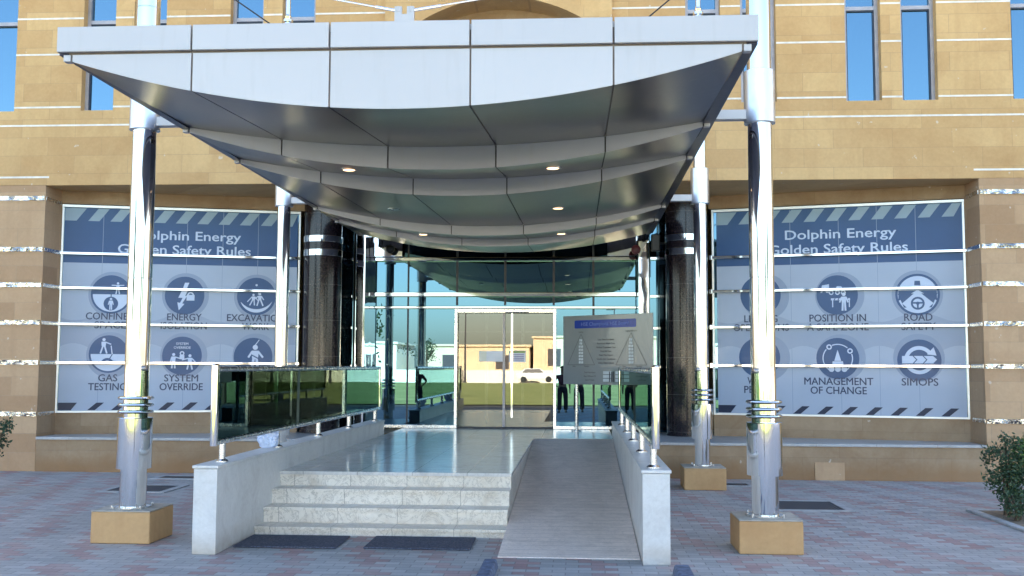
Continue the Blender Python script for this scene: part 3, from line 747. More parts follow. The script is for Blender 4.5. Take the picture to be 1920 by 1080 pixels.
def icon(F, u0, d, kind, x, z, r, parent):
    a = Art(F, u0, d)
    if kind in ('confined', 'gas'):
        a.ring(x, z, r * .90, r, DK)
        a.disc(x, z, r * .905, DK, 0, 180) ; a.disc(x, z, r * .90, LT, 180, 360)
        if kind == 'confined':
            a.man(x + r * .32, z + r * .02, r * .62, LT, ((-.5, .74), (.5, .74)))
            a.line(x, z, x, z - r * .3, r * .05, DK); a.disc(x, z - r * .48, r * .36, DK, n=24); a.man(x, z - r * .8, r * .62, LT, ((-.2, .42), (.2, .42)), ((-.07, 0), (.07, 0)))
        else:
            a.man(x - r * .25, z + r * .03, r * .82, LT, ((-.1, .5), (.45, .6)), ((-.2, 0), (.2, 0)))
            a.line(x + r * .12, z + r * .45, x + r * .2, z - r * .1, r * .05, LT); a.line(x + r * .2, z, x, z - r * .35, r * .05, DK)
            a.disc(x - r * .05, z - r * .55, r * .34, DK, 0, 180); a.disc(x - r * .05, z - r * .52, r * .18, LT, 0, 180)
            for q in range(3): a.disc(x + r * .55, z + r * (.15 + q * .2), r * .06, DK, n=10)
    elif kind == 'energy':
        a.disc(x, z, r, DK)
        a.poly([(x + r * .0, z + r * .68), (x + r * .22, z + r * .68), (x + r * .06, z + r * .28), (x - r * .16, z + r * .20)], LT)
        a.poly([(x - r * .16, z + r * .24), (x + r * .14, z + r * .24), (x - r * .02, z - r * .12), (x - r * .32, z - r * .12)], LT)
        a.poly([(x - r * .05, z - r * .02), (x + r * .12, z - r * .02), (x - r * .14, z - r * .46), (x - r * .24, z - r * .42)], LT)
        a.poly([(x - r * .36, z - r * .36), (x + r * .0, z - r * .44), (x - r * .28, z - r * .78)], LT)
        a.ring(x + r * .30, z + r * .02, r * .10, r * .17, LT, 0, 180, 14); a.poly([(x + r * .10, z - r * .26), (x + r * .50, z - r * .26), (x + r * .50, z + r * .04), (x + r * .10, z + r * .04)], LT)
    elif kind == 'excavation':
        a.ring(x, z, r * .93, r, DK); a.disc(x, z, r * .935, DK)
        pts = [(x + r * .86 * cos(R(t)), z + r * .86 * sin(R(t))) for t in range(200, 345, 8)]
        pts += [(x + r * 1.0 * cos(R(t)), z + r * .30 + r * .98 * sin(R(t))) for t in range(318, 218, -8)]
        a.poly(pts, LT)
        a.man(x - r * .15, z - r * .48, r * .62, LT, ((-.5, .3), (.4, .4)), ((-.3, 0), (.1, 0))); a.man(x + r * .18, z - r * .50, r * .70, LT, ((-.4, .5), (.3, .45)), ((-.2, 0), (.25, 0)))
        a.line(x + r * .1, z + r * .1, x + r * .12, z + r * .36, r * .03, LT); a.disc(x, z + r * .6, r * .06, LT, n=10)
    elif kind == 'override':
        a.disc(x, z, r, DK)
        a.man(x - r * .42, z - r * .66, r * .80, LT, ((-.2, .4), (.5, .62)), ((-.1, 0), (.1, 0))); a.man(x + r * .40, z - r * .72, r * .80, LT, ((-.5, .62), (.4, .45)), ((-.16, 0), (.16, 0)))
        a.ring(x, z + r * .12, r * .06, r * .12, LT, n=14); a.poly([(x - r * .12, z - r * .18), (x + r * .12, z - r * .18), (x + r * .12, z + r * .03), (x - r * .12, z + r * .03)], LT)
    elif kind == 'height':
        a.disc(x, z, r, DK); a.man(x + r * .1, z - r * .72, r * 1.35, LT, ((-.26, .5), (.3, .5)), ((-.12, 0), (.12, 0)))
        a.line(x - r * .1, z + r * .1, x + r * .28, z - r * .1, r * .06, DK); a.line(x + r * .1, z + r * .62, x + r * .3, z + r * .9, r * .04, LT)
    elif kind == 'lifting':
        a.disc(x, z, r, DK); a.line(x, z + r * .9, x, z + r * .2, r * .06, LT); a.ring(x, z + r * .0, r * .12, r * .22, LT, -200, 90, 20)
        a.poly([(x - r * .5, z - r * .55), (x + r * .5, z - r * .55), (x + r * .5, z - r * .2), (x - r * .5, z - r * .2)], LT)
    elif kind == 'position':
        a.disc(x, z, r, DK)
        a.poly([(x - r * .80, z + r * .12), (x - r * .38, z + r * .12), (x - r * .38, z + r * .55), (x - r * .72, z + r * .50)], LT); a.disc(x - r * .62, z + r * .10, r * .10, DK, n=16)
        for q in (-.28, .02, .30): a.ring(x + r * q, z + r * .12, r * .06, r * .12, LT, n=16)
        a.line(x - r * .35, z + r * .26, x + r * .42, z + r * .26, r * .06, LT); a.poly([(x - r * .1, z + r * .30), (x + r * .3, z + r * .30), (x + r * .2, z + r * .44), (x, z + r * .44)], LT)
        a.line(x - r * .3, z - r * .22, x + r * .62, z - r * .22, r * .10, LT); a.line(x - r * .22, z - r * .22, x - r * .22, z - r * .62, r * .05, LT); a.line(x + r * .58, z - r * .22, x + r * .58, z - r * .62, r * .05, LT)
        for q in (-.15, .03, .22, .45): a.line(x + r * q, z - r * .26, x + r * (q + .06), z - r * .18, r * .05, DK)
        a.man(x + r * .32, z - r * .80, r * .92, LT, ((-.22, .45), (.22, .45)), ((-.08, 0), (.08, 0)))
    elif kind == 'road':
        a.ring(x, z, r * .88, r, DK); a.disc(x, z, r * .89, LT); 
        a.poly([(x - r * .89, z + r * .05), (x + r * .89, z + r * .05), (x + r * .62, z - r * .62), (x - r * .62, z - r * .62)], DK)
        a.poly([(x - r * .86, z + r * .2), (x - r * .05, z + r * .2), (x - r * .86, z - r * .3)], DK); a.poly([(x + r * .86, z + r * .2), (x + r * .05, z + r * .2), (x + r * .86, z - r * .3)], DK)
        a.poly([(x, z + r * .20), (x + r * .70, z - r * .42), (x + r * .35, z - r * .76), (x - r * .35, z - r * .76), (x - r * .70, z - r * .42)], LT)
        a.poly([(x - r * .14, z + r * .44), (x + r * .14, z + r * .44), (x + r * .12, z + r * .66), (x - r * .12, z + r * .66)], DK)
        a.ring(x, z - r * .42, r * .22, r * .31, DK, n=28); a.disc(x, z - r * .42, r * .08, DK, n=16); a.line(x - r * .24, z - r * .40, x + r * .24, z - r * .40, r * .08, DK); a.line(x, z - r * .42, x, z - r * .66, r * .08, DK)
    elif kind == 'permit':
        a.disc(x, z, r, DK); a.poly([(x - r * .38, z - r * .55), (x + r * .38, z - r * .55), (x + r * .38, z + r * .55), (x - r * .38, z + r * .55)], LT)
        for q in (-.3, -.1, .1, .3): a.line(x - r * .26, z + r * q, x + r * .26, z + r * q, r * .06, DK)
    elif kind == 'change':
        a.disc(x, z, r, DK)
        for t0, t1 in ((48, 112), (140, 250), (-60, 18)): a.ring(x, z, r * .66, r * .71, LT, t0, t1, 20)
        for t in (125, 32): a.ring(x + r * .68 * cos(R(t)), z + r * .68 * sin(R(t)), r * .07, r * .13, LT, n=18)
        a.poly([(x - r * .16, z - r * .12), (x + r * .16, z - r * .12), (x, z + r * .42)], LT); a.poly([(x - r * .28, z - r * .42), (x + r * .28, z - r * .42), (x + r * .24, z - r * .14), (x - r * .24, z - r * .14)], LT)
        for q in (-.3, 0, .3): a.disc(x + r * q, z - r * .52, r * .14, LT, n=14)
    elif kind == 'simops':
        a.disc(x, z, r, DK)
        a.ring(x, z, r * .50, r * .68, LT, 30, 165, 24); a.ring(x, z, r * .50, r * .68, LT, 205, 330, 24)
        a.poly([(x + r * .35, z + r * .28), (x + r * .78, z + r * .22), (x + r * .66, z + r * .62)], LT)
        a.poly([(x - r * .78, z - r * .16), (x + r * .62, z - r * .16), (x + r * .80, z + r * .03), (x + r * .62, z + r * .20), (x - r * .78, z + r * .20)], LT)
        for q in (-.30, .15): a.poly([(x + r * q, z + r * .20), (x + r * (q + .06), z + r * .20), (x + r * (q + .22), z + r * .02), (x + r * (q + .06), z - r * .16), (x + r * q, z - r * .16), (x + r * (q + .16), z + r * .02)], DK)
    return a.g.build('icon', [M['film_blue2'], M['film_white']], parent)

def banner(F, W, u_off, icons, label):
    V = thing('window_banner', F(W / 2, .93, .0), label, 'banner', 'safety banners on the display windows')
    D = -.003
    g = G(); g.fbox(F, u_off, u_off + W, .937, 3.412, D - .0005, D + .0005); g.build('backing_film', M['film_light'], V)
    g = G(); g.fbox(F, u_off, u_off + W, 3.412, 4.343, D - .0005, D + .0005); hb = g.build('header_film', M['film_blue'], V)
    # soft wave shapes and halos behind the icons
    a = Art(F, u_off, D + .0005)
    pts = [(0, 2.05)] + [(W * i / 48, 2.42 + .10 * cos(2 * pi * (W * i / 48 - .8) / 1.19)) for i in range(49)] + [(W, 2.05)]
    pts = pts[:1] + pts[1:-1] + [(W * i / 48, 2.02 - .10 * cos(2 * pi * (W * i / 48 - .8) / 1.19)) for i in range(48, -1, -1)]
    for i in range(48):
        x0, x1 = W * i / 48, W * (i + 1) / 48; h = lambda x: .10 * cos(2 * pi * (x - .8) / 1.19)
        a.d = D + .0007; a.poly([(x0, 2.02 - h(x0) - .06), (x1, 2.02 - h(x1) - .06), (x1, 2.46 + h(x1) * .8 + .06), (x0, 2.46 + h(x0) * .8 + .06)], 0)
    for x, z in [(q, zz) for q in (.80, 1.985, 3.17) for zz in (2.885, 1.865)]:
        a.d = D + .0011; a.ring(x, z, .20, .385, 1)
    a.g.build('wave_print', [M['film_wave'], M['film_halo']], V)
    a = Art(F, u_off, D + .001)
    k = 0
    for i in range(12):
        x = .017 + i * .3545; x1 = x + .18
        if x > W: break
        if i == 0: a.poly([(.003, 4.122), (.186, 4.122), (.345, 4.335), (.003, 4.335)], 0)
        else: a.poly([(x, 4.122), (min(x1, W), 4.122), (min(x1 + .16, W), 4.335), (min(x + .16, W), 4.335)], 0)
    for i in range(11):
        x = .085 + i * .377; x1 = x + .12
        if i == 0: a.poly([(.003, .945), (.205, .945), (.30, 1.07), (.003, 1.07)], 1)
        else: a.poly([(x, .945), (min(x1, W), .945), (min(x1 + .145, W), 1.07), (min(x + .145, W), 1.07)], 1)
    a.g.build('stripe_print', [M['film_grey'], M['film_navy']], V)
    def txt(s, x, z, cap, m, name, width=None, parent=V):
        o = text_on(F, s, u_off + x, z, cap, D + .0028, 'CENTER', width).build(name, m, parent); return o
    txt('Dolphin Energy', 1.995, 3.835, .155, M['film_white'], 'title', 1.74, hb); txt('Golden Safety Rules', 1.955, 3.59, .155, M['film_white'], 'title', 2.18, hb)
    for kind, x, z, r, lines in icons:
        ic = icon(F, u_off, D + .0016, kind, x, z, r, V)
        if kind == 'override':
            for s_, zz in (('SYSTEM', .56), ('OVERRIDE', .36)): text_on(F, s_, u_off + x, z + r * zz, r * .13, D + .0105).build('icon_print', M['film_white'], ic)
        for i, (s, wd) in enumerate(lines):
            txt(s, x, (2.46 if z > 2.4 else 1.425) - .148 * i, .118, M['cap_text'], 'caption', wd)
    # butt joints of the glass panes, showing through the film
    g = G()
    for x in (.62, 1.215, 1.985, 2.58, 3.17): g.fbox(F, u_off + x - .004, u_off + x + .004, .937, 4.343, D + .0006, D + .0009)
    g.build('film_seam', M['film_halo'], V)
banner(FL, 3.84, .035, [
    ('confined', .78, 2.885, .325, [('CONFINED', .78), ('SPACE', .50)]), ('energy', 1.97, 2.885, .325, [('ENERGY', .56), ('ISOLATION', .75)]), ('excavation', 3.16, 2.89, .325, [('EXCAVATION', .96), ('WORK', .45)]),
    ('gas', .77, 1.88, .315, [('GAS', .30), ('TESTING', .60)]), ('override', 1.955, 1.86, .325, [('SYSTEM', .55), ('OVERRIDE', .70)]), ('height', 3.13, 1.85, .325, [('WORKING', .66), ('AT HEIGHT', .75)])],
    'blue safety rules banner on the left window with confined space icon')
banner(FRt, 3.86, .075, [
    ('lifting', .72, 2.91, .33, [('LIFTING', .54), ('OPERATIONS', .90)]), ('position', 1.945, 2.895, .325, [('POSITION IN', .88), ('A SAFE ZONE', .96)]), ('road', 3.175, 2.88, .335, [('ROAD', .42), ('SAFETY', .51)]),
    ('permit', .69, 1.87, .335, [('WORK', .40), ('PERMIT', .52)]), ('change', 1.935, 1.855, .335, [('MANAGEMENT', 1.07), ('OF CHANGE', .87)]), ('simops', 3.175, 1.83, .33, [('SIMOPS', .54)])],
    'blue safety rules banner on the right window with road safety icon')

# ------------------------------------------------------------------ notice board by the entrance glass
FB = Fr((-.276, 18.5), (1.526, -1.27)); BW = 1.985
NB = thing('notice_board', FB(BW / 2, LZ, 0), 'grey board with two pyramid charts and blue header beside the door', 'notice board')
g = G(); g.fbox(FB, 0, BW, 1.392, 2.61, -.02, 0); pn = g.build('panel', [M['board']], NB, bevel=.003)
g = G(); g.fbox(FB, -.004, BW + .004, 1.388, 1.3915, -.022, .002); g.fbox(FB, -.004, BW + .004, 2.6105, 2.614, -.022, .002); g.build('edge_trim', M['board_edge'], NB)
a = Art(FB, 0, .001)
a.poly([(.29, 2.385), (1.62, 2.385), (1.64, 2.40), (1.64, 2.515), (1.62, 2.53), (.29, 2.53), (.27, 2.515), (.27, 2.40)], 0)
a.g.build('header', M['board_blue'], NB)
text_on(FB, 'HSE Champions HSE Board', .955, 2.43, .062, .0035, 'CENTER', 1.06).build('title', M['board_title'], NB)
a = Art(FB, 0, .001)
for cx, hw_ in ((.42, .31), (1.535, .33)):
    a.line(cx - hw_, 1.735, cx + hw_, 1.735, .007, 0); a.line(cx - hw_, 1.735, cx, 2.285, .007, 0); a.line(cx + hw_, 1.735, cx, 2.285, .007, 0)
    for q in range(8):
        z = 1.78 + q * .056; ww = .10 if q < 6 else .06
        a.line(cx - ww * .5, z, cx + ww * .5, z, .04, 1)
        a.line(cx - .006, z - .02, cx + .006, z + .02, .006, 0)
for q, (x, wd) in enumerate(((.93, .20), (1.20, .20), (.93, .20), (1.20, .20), (.93, .2), (1.2, .2))):
    z = 1.60 - (q // 2) * .066
    a.line(x, z, x + wd, z, .05, 1)
for x in (1.075, 1.12, 1.16, 1.31):
    a.line(x, 1.44, x, 1.62, .022, 0)
a.g.build('chart', [M['board_text'], M['board_text2']], NB)
rows = ['Loss Time Accidents', 'Restricted Work Case', 'Medical Treatment Case', 'First Aid Case', 'Near Miss Report', 'Unsafe Acts Conditions', 'Safety Observations']
for q, s in enumerate(rows):
    text_on(FB, s, .985, 2.165 - q * .068, .030, .003).build('chart_row', M['board_text'], NB)
for s, x, z in (('Leading', .42, 2.31), ('Lagging Indicators', 1.535, 2.31), ('Date', .26, 1.70), ('Number', .55, 1.70), ('Date', 1.38, 1.70), ('Number', 1.70, 1.70)):
    text_on(FB, s, x, z, .024, .003).build('chart_label', M['board_text'], NB)
for q in range(3):
    text_on(FB, ('Total Man Hours', 'Days Without LTI', 'Last LTI Date')[q], .62, 1.59 - q * .066, .026, .003).build('chart_label', M['board_text'], NB)
    text_on(FB, ('Month Man Hours', 'Month Incidents', 'Year Incidents')[q], 1.72, 1.59 - q * .066, .026, .003).build('chart_label', M['board_text'], NB)
for u in (.27, 1.72):
    g = G(); p = FB(u, 0, -.055); g.cyl(p, .033, LZ + .005, 2.55, 16); g.lathe((p[0], p[1], LZ), [(.09, .001), (.09, .012), (.04, .02)], 16); g.build('post', M['satin'], NB, smooth=True)

# ------------------------------------------------------------------ small things
def mat_obj(x0, x1, y0, y1, lab, skew=0):
    g = G(); g.hexa([(x0, y0, .004), (x1, y0, .004), (x1 + skew, y1, .004), (x0 + skew, y1, .004), (x0, y0, .018), (x1, y0, .018), (x1 + skew, y1, .018), (x0 + skew, y1, .018)])
    o = g.build('doormat', M['mat_rubber'], bevel=.006); tag(o, lab, 'doormat', 'doormats below the steps')
mat_obj(-3.23, -2.25, 9.47, 10.13, 'dark rubber doormat below the steps beside the left parapet', -.01)
mat_obj(-2.0, -1.0, 9.50, 10.15, 'dark rubber doormat below the steps nearer the ramp', -.01)
for x0, x1, y1, lab in ((-.81, -.675, 8.715, 'worn blue kerb block in front of the left edge of the ramp'), (.77, .92, 8.60, 'worn blue kerb block in front of the right parapet')):
    g = G(); g.hexa([(x0, 6.6, 0), (x1, 6.6, 0), (x1, y1, 0), (x0, y1, 0), (x0 + .015, 6.63, .085), (x1 - .015, 6.63, .085), (x1 - .015, y1 - .03, .085), (x0 + .015, y1 - .03, .085)])
    tag(g.build('kerb_block', M['blue_paint'], bevel=.015), lab, 'kerb block', 'blue kerb blocks before the ramp')
for x0, x1, y0, y1, lab in ((-6.45, -5.5, 13.35, 14.25, 'dark floor grating in a pale frame left of the steps'), (2.2, 3.28, 12.42, 13.40, 'dark floor grating in a pale frame right of the front plinth'),
                            (-6.4, -5.6, 14.95, 15.45, 'small floor grating close to the left plinth ledge'), (2.05, 2.5, 14.9, 15.3, 'small floor grating close to the rear right plinth')):
    t = thing('floor_grating', ((x0 + x1) / 2, (y0 + y1) / 2, 0), lab, 'floor grating', 'floor gratings in the paving')
    g = G(); f = .10 if x1 - x0 > .7 else .05
    g.box(x0, x1, y0, y0 + f, .002, .012); g.box(x0, x1, y1 - f, y1, .002, .012); g.box(x0, x0 + f, y0 + f, y1 - f, .002, .012); g.box(x1 - f, x1, y0 + f, y1 - f, .002, .012); g.build('frame', M['kerb'], t)
    g = G(); g.box(x0 + f, x1 - f, y0 + f, y1 - f, .002, .008); g.build('grille', M['grate'], t)

# crumpled carrier bag on the left parapet
me = bpy.data.meshes.new('plastic_bag'); bm = bmesh.new(); bmesh.ops.create_icosphere(bm, subdivisions=4, radius=1)
rnd = random.Random(3)
from mathutils import noise as mn
for v in bm.verts:
    p = v.co.copy(); n1 = mn.noise(p * 1.7 + Vector((3, 1, 7))); n2 = mn.noise(p * 4.5)
    k = 1 + .35 * n1 + .18 * n2
    v.co = Vector((p.x * .11 * k, p.y * .10 * k, max(0, (p.z + .75) * .125 * k) + (.05 * max(0, n1) if p.z > .4 else 0)))
bm.to_mesh(me); bm.free(); me.materials.append(M['plastic_bag'])
o = bpy.data.objects.new('plastic_bag', me); COL.objects.link(o); o.location = (-3.42, 11.12, .797)
tag(o, 'crumpled pale blue plastic bag lying on the left parapet', 'plastic bag')

# door notices
for x0, x1, z0, z1, bands, lab, y in ((-1.86, -1.40, 1.79, 1.99, 0, 'white paper notice on the left sliding door leaf', YE + .056), (-1.30, -.985, 1.78, 2.0, 1, 'small printed notice with green heading on the right door leaf', YE + .096)):
    t = thing('paper_notice', ((x0 + x1) / 2, y, z0), lab, 'notice', 'paper notices on the entrance doors')
    g = G(); g.box(x0, x1, y - .002, y - .0005, z0, z1); g.build('sheet', M['paper'], t)
    g = G()
    if bands:
        g.box(x0 + .01, x1 - .01, y - .0035, y - .0022, z1 - .045, z1 - .008)
        g.build('heading_print', M['print_green'], t)
        g = G()
        for q in range(4): g.box(x0 + .03, x1 - .03, y - .0035, y - .0022, z1 - .085 - q * .034, z1 - .068 - q * .034)
        g.build('line_print', M['print_purple'], t)
    else:
        g.box(x0, x0 + .14, y - .0035, y - .0022, z0, z1); g.build('side_sheet', M['paper_cream'], t)

# camera, alarm and floodlight on the entrance bulkhead
t = thing('security_camera', (-3.50, YE - .13, 3.9), 'small dark security camera on the left steel header', 'security camera')
g = G(); g.tube((-3.50, YE - .125, 3.94), (-3.50, YE - .30, 3.92), .02, 12); g.build('bracket', M['satin'], t, smooth=True)
g = G(); g.lathe((-3.50, YE - .30, 3.88), [(.03, .07), (.07, .05), (.085, .0), (.075, -.04), (.045, -.075), (.015, -.09)], 24); g.build('dome', M['black_plastic'], t, smooth=True)
g = G(); g.lathe((1.04, 18.41, 3.82), [(.085, .0), (.085, -.03), (.06, -.055), (.02, -.065)], 28, axis='Y'); o = g.build('alarm_bell', M['red_plastic'], smooth=True); tag(o, 'dark red round alarm bell on the right steel pier', 'alarm bell')
t = thing('floodlight', (1.40, 17.5, 3.9), 'black floodlight on an arm beside the right granite column', 'floodlight')
g = G(); g.box(1.27, 1.43, 17.75, 17.86, 3.72, 4.02); g.build('lamp_head', M['black_plastic'], t, bevel=.02)
g = G(); g.tube((1.43, 17.8, 3.86), (1.56, 17.72, 3.86), .02, 12); g.build('arm', M['black_plastic'], t, smooth=True)

# ------------------------------------------------------------------ planting
g = G(); g.box(4.72, 9.5, 9.5, 12.55, .004, .024); tag(g.build('planting_bed', M['soil']), kind='structure')
g = G(); g.box(4.62, 4.715, 9.4, 12.65, 0, .03); g.box(4.715, 9.5, 12.556, 12.65, 0, .03); tag(g.build('bed_kerb', M['kerb'], bevel=.008), kind='structure')
def shrub(loc, rx, ry, z0, z1, n, m, label, seed, ls=.05):
    rd = random.Random(seed); t = thing('shrub', loc, label, 'shrub')
    g = G(); tips = []
    for i in range(9):
        a = rd.uniform(0, 2 * pi); r = rd.uniform(.2, .9); tip = (loc[0] + rx * r * cos(a), loc[1] + ry * r * sin(a), rd.uniform(z0 + (z1 - z0) * .45, z1 * .96))
        mid = (loc[0] + rx * r * .35 * cos(a), loc[1] + ry * r * .35 * sin(a), z0 * .6 + .1)
        g.tube((loc[0] + rd.uniform(-.04, .04), loc[1] + rd.uniform(-.04, .04), loc[2]), mid, .011, 6); g.tube(mid, tip, .007, 6); tips.append(tip)
    g.build('stem', M['bark'], t)
    g = G(); cl = []
    for i in range(34):
        a = rd.uniform(0, 2 * pi); e = rd.uniform(-.95, 1); r = rd.uniform(.45, 1.0) * sqrt(max(0, 1 - e * e * .8))
        cl.append((loc[0] + rx * r * cos(a), loc[1] + ry * r * sin(a), z0 + (z1 - z0) * (.5 + .5 * e), rd.uniform(.07, .15)))
    for i in range(n):
        c = rd.choice(cl); v = Vector((rd.gauss(0, 1), rd.gauss(0, 1), rd.gauss(0, 1))).normalized() * c[3] * rd.random() ** .5
        p = Vector(c[:3]) + v
        if p.z < loc[2] + .02: continue
        d = Vector((rd.gauss(0, 1), rd.gauss(0, 1), rd.gauss(.3, .8))).normalized(); s = d.cross(Vector((rd.gauss(0, 1), rd.gauss(0, 1), rd.gauss(0, 1)))).normalized()
        l = ls * rd.uniform(.6, 1.25); nn = d.cross(s) * l * .12
        g.quad([p, p + d * l * .5 + s * l * .26 + nn, p + d * l, p + d * l * .5 - s * l * .26 + nn])
    g.build('foliage', m, t); return t
shrub((4.90, 12.15, .024), .22, .28, .22, .88, 2300, M['leaf_dark'], 'dark green bushy shrub at the corner of the planting bed', 5)
shrub((5.25, 12.0, .024), .30, .32, .42, .97, 2600, M['leaf_bright'], 'bright green shrub in the planting bed behind the dark one', 9)
shrub((4.86, 11.75, .024), .14, .18, .10, .32, 420, M['leaf_dark'], 'small straggly dark green sprig on the edge of the planting bed', 12)
shrub((-7.88, 13.0, .0), .36, .36, .46, 1.04, 2600, M['leaf_dark'], 'dark green shrub at the far left in front of the pilaster', 21)

# ------------------------------------------------------------------ people behind the camera, seen as reflections in the glass
def person(x, y, label, shirt, arms, phone=False, seed=0, s=1.0):
    t = thing('person', (x, y, 0), label, 'person')
    def skin(name, pts, edges, mt, sub=2):
        me = bpy.data.meshes.new(name + '_cage'); me.from_pydata([(p[0] * s, p[1] * s, p[2] * s) for p in pts], edges, [])
        o = bpy.data.objects.new(name, me); COL.objects.link(o)
        md = o.modifiers.new('skin', 'SKIN'); md.use_smooth_shade = True
        for v, p in zip(me.skin_vertices[0].data, pts): v.radius = (p[3] * s, p[4] * s)
        me.skin_vertices[0].data[0].use_root = True
        sb = o.modifiers.new('sub', 'SUBSURF'); sb.levels = sub; sb.render_levels = sub
        dg = bpy.context.evaluated_depsgraph_get(); nm = bpy.data.meshes.new_from_object(o.evaluated_get(dg)); o.modifiers.clear(); o.data = nm
        nm.materials.clear(); nm.materials.append(mt); o.parent = t; return o
    # body: pelvis, spine, neck, head, arms (one continuous figure); trousers, shirt and hair are worn over it
    P = [(0, 0, .93, .13, .10), (0, 0, 1.12, .13, .095), (0, 0, 1.32, .15, .10), (0, .0, 1.46, .06, .055), (0, .01, 1.56, .065, .075), (0, .015, 1.66, .075, .09), (0, .01, 1.73, .05, .06)]
    E_ = [(0, 1), (1, 2), (2, 3), (3, 4), (4, 5), (5, 6)]
    for sg, (el, wr, hd) in zip((-1, 1), arms):
        b = len(P); P += [(sg * .19, 0, 1.38, .055, .055), (*el, .043, .043), (*wr, .03, .028), (*hd, .038, .018)]; E_ += [(2, b), (b, b + 1), (b + 1, b + 2), (b + 2, b + 3)]
        dx = Vector(hd) - Vector(wr); dx.normalize(); sd_ = dx.orthogonal().normalized()
        for q, ln in zip((-1.5, -.5, .5, 1.5), (.065, .078, .075, .058)):
            c = len(P); r0 = Vector(hd) + sd_ * (q * .016); r1 = r0 + dx * ln; P += [(*r1, .008, .008)]; E_ += [(b + 3, c)]
    for sg in (-1, 1):
        b = len(P); P += [(sg * .10, 0, .88, .085, .09), (sg * .115, .01, .50, .055, .06), (sg * .12, -.01, .10, .038, .04), (sg * .13, .12, .04, .045, .03)]; E_ += [(0, b), (b, b + 1), (b + 1, b + 2), (b + 2, b + 3)]
    skin('body', P, E_, M['skin'])
    T = [(0, 0, .96, .165, .125), (-.10, 0, .84, .105, .11), (-.118, .01, .50, .085, .09), (-.125, -.005, .07, .085, .09), (.10, 0, .84, .105, .11), (.118, .01, .50, .085, .09), (.125, -.005, .07, .085, .09), (0, 0, 1.04, .16, .12)]
    skin('trousers', T, [(0, 1), (1, 2), (2, 3), (0, 4), (4, 5), (5, 6), (0, 7)], M['trouser'])
    H = [(0, 0, 1.0, .165, .13), (0, 0, 1.15, .155, .12), (0, 0, 1.34, .175, .12), (0, 0, 1.43, .09, .08)]; E2 = [(0, 1), (1, 2), (2, 3)]
    for sg, (el, wr, hd) in zip((-1, 1), arms):
        b = len(H); H += [(sg * .19, 0, 1.38, .075, .075), (*el, .06, .06)]; E2 += [(2, b), (b, b + 1)]
    skin('shirt', H, E2, shirt)
    g = G(); 
    me = bpy.data.meshes.new('hair'); bm = bmesh.new(); bmesh.ops.create_uvsphere(bm, u_segments=24, v_segments=14, radius=1)
    bmesh.ops.delete(bm, geom=[v for v in bm.verts if v.co.z < -.15 or (v.co.y > .45 and v.co.z < .45)], context='VERTS')
    for v in bm.verts: v.co = Vector((v.co.x * .092, v.co.y * .112 + .0, v.co.z * .10 + 1.70)) * s
    bm.to_mesh(me); bm.free(); me.materials.append(M['hair']); o = bpy.data.objects.new('hair', me); COL.objects.link(o); o.parent = t
    g = G()
    for sg in (-1, 1): g.lathe((x + sg * .032 * s, y + .10 * s, 1.668 * s), [(.004, 0), (.011, .004), (.011, .008), (.003, .012)], 10, axis='Y')
    g.build('eye', M['black_plastic'], t, smooth=True)
    g = G(); g.hexa([(x - .016, y + .10, 1.615), (x + .016, y + .10, 1.615), (x + .012, y + .08, 1.615), (x - .012, y + .08, 1.615), (x - .007, y + .105, 1.66), (x + .007, y + .105, 1.66), (x + .006, y + .08, 1.66), (x - .006, y + .08, 1.66)]); g.build('nose', M['skin'], t, bevel=.004)
    for sg in (-1, 1):
        g = G(); g.hexa([(x + sg * .125 - .05, y - .11, .0), (x + sg * .125 + .05, y - .11, 0), (x + sg * .135 + .05, y + .18, 0), (x + sg * .135 - .05, y + .18, 0), (x + sg * .125 - .045, y - .10, .09), (x + sg * .125 + .045, y - .10, .09), (x + sg * .135 + .04, y + .16, .05), (x + sg * .135 - .04, y + .16, .05)])
        g.build('shoe', M['black_plastic'], t, bevel=.015)
    return t
person(0.02, -.46, 'photographer in dark trousers and pale shirt holding up a phone, mirrored in the glass', M['shirt_pale'],
       (((-.30, .10, 1.22), (-.12, .36, 1.56), (-.085, .40, 1.62)), ((.30, .10, 1.22), (.12, .36, 1.56), (.085, .40, 1.62))))
person(-.60, -.40, 'companion in dark trousers and maroon shirt standing beside the photographer, mirrored in the glass', M['shirt_dark'],
       (((-.34, -.05, 1.18), (-.22, .08, 1.0), (-.17, .10, .97)), ((.27, 0, 1.12), (.28, .06, .88), (.28, .08, .80))), s=.97)
g = G(); g.box(-.062, .062, -.066, -.058, 1.668, 1.735); o = g.build('smartphone', M['black_plastic'], bevel=.003); tag(o, 'black smartphone held up in front of the photographer', 'phone')

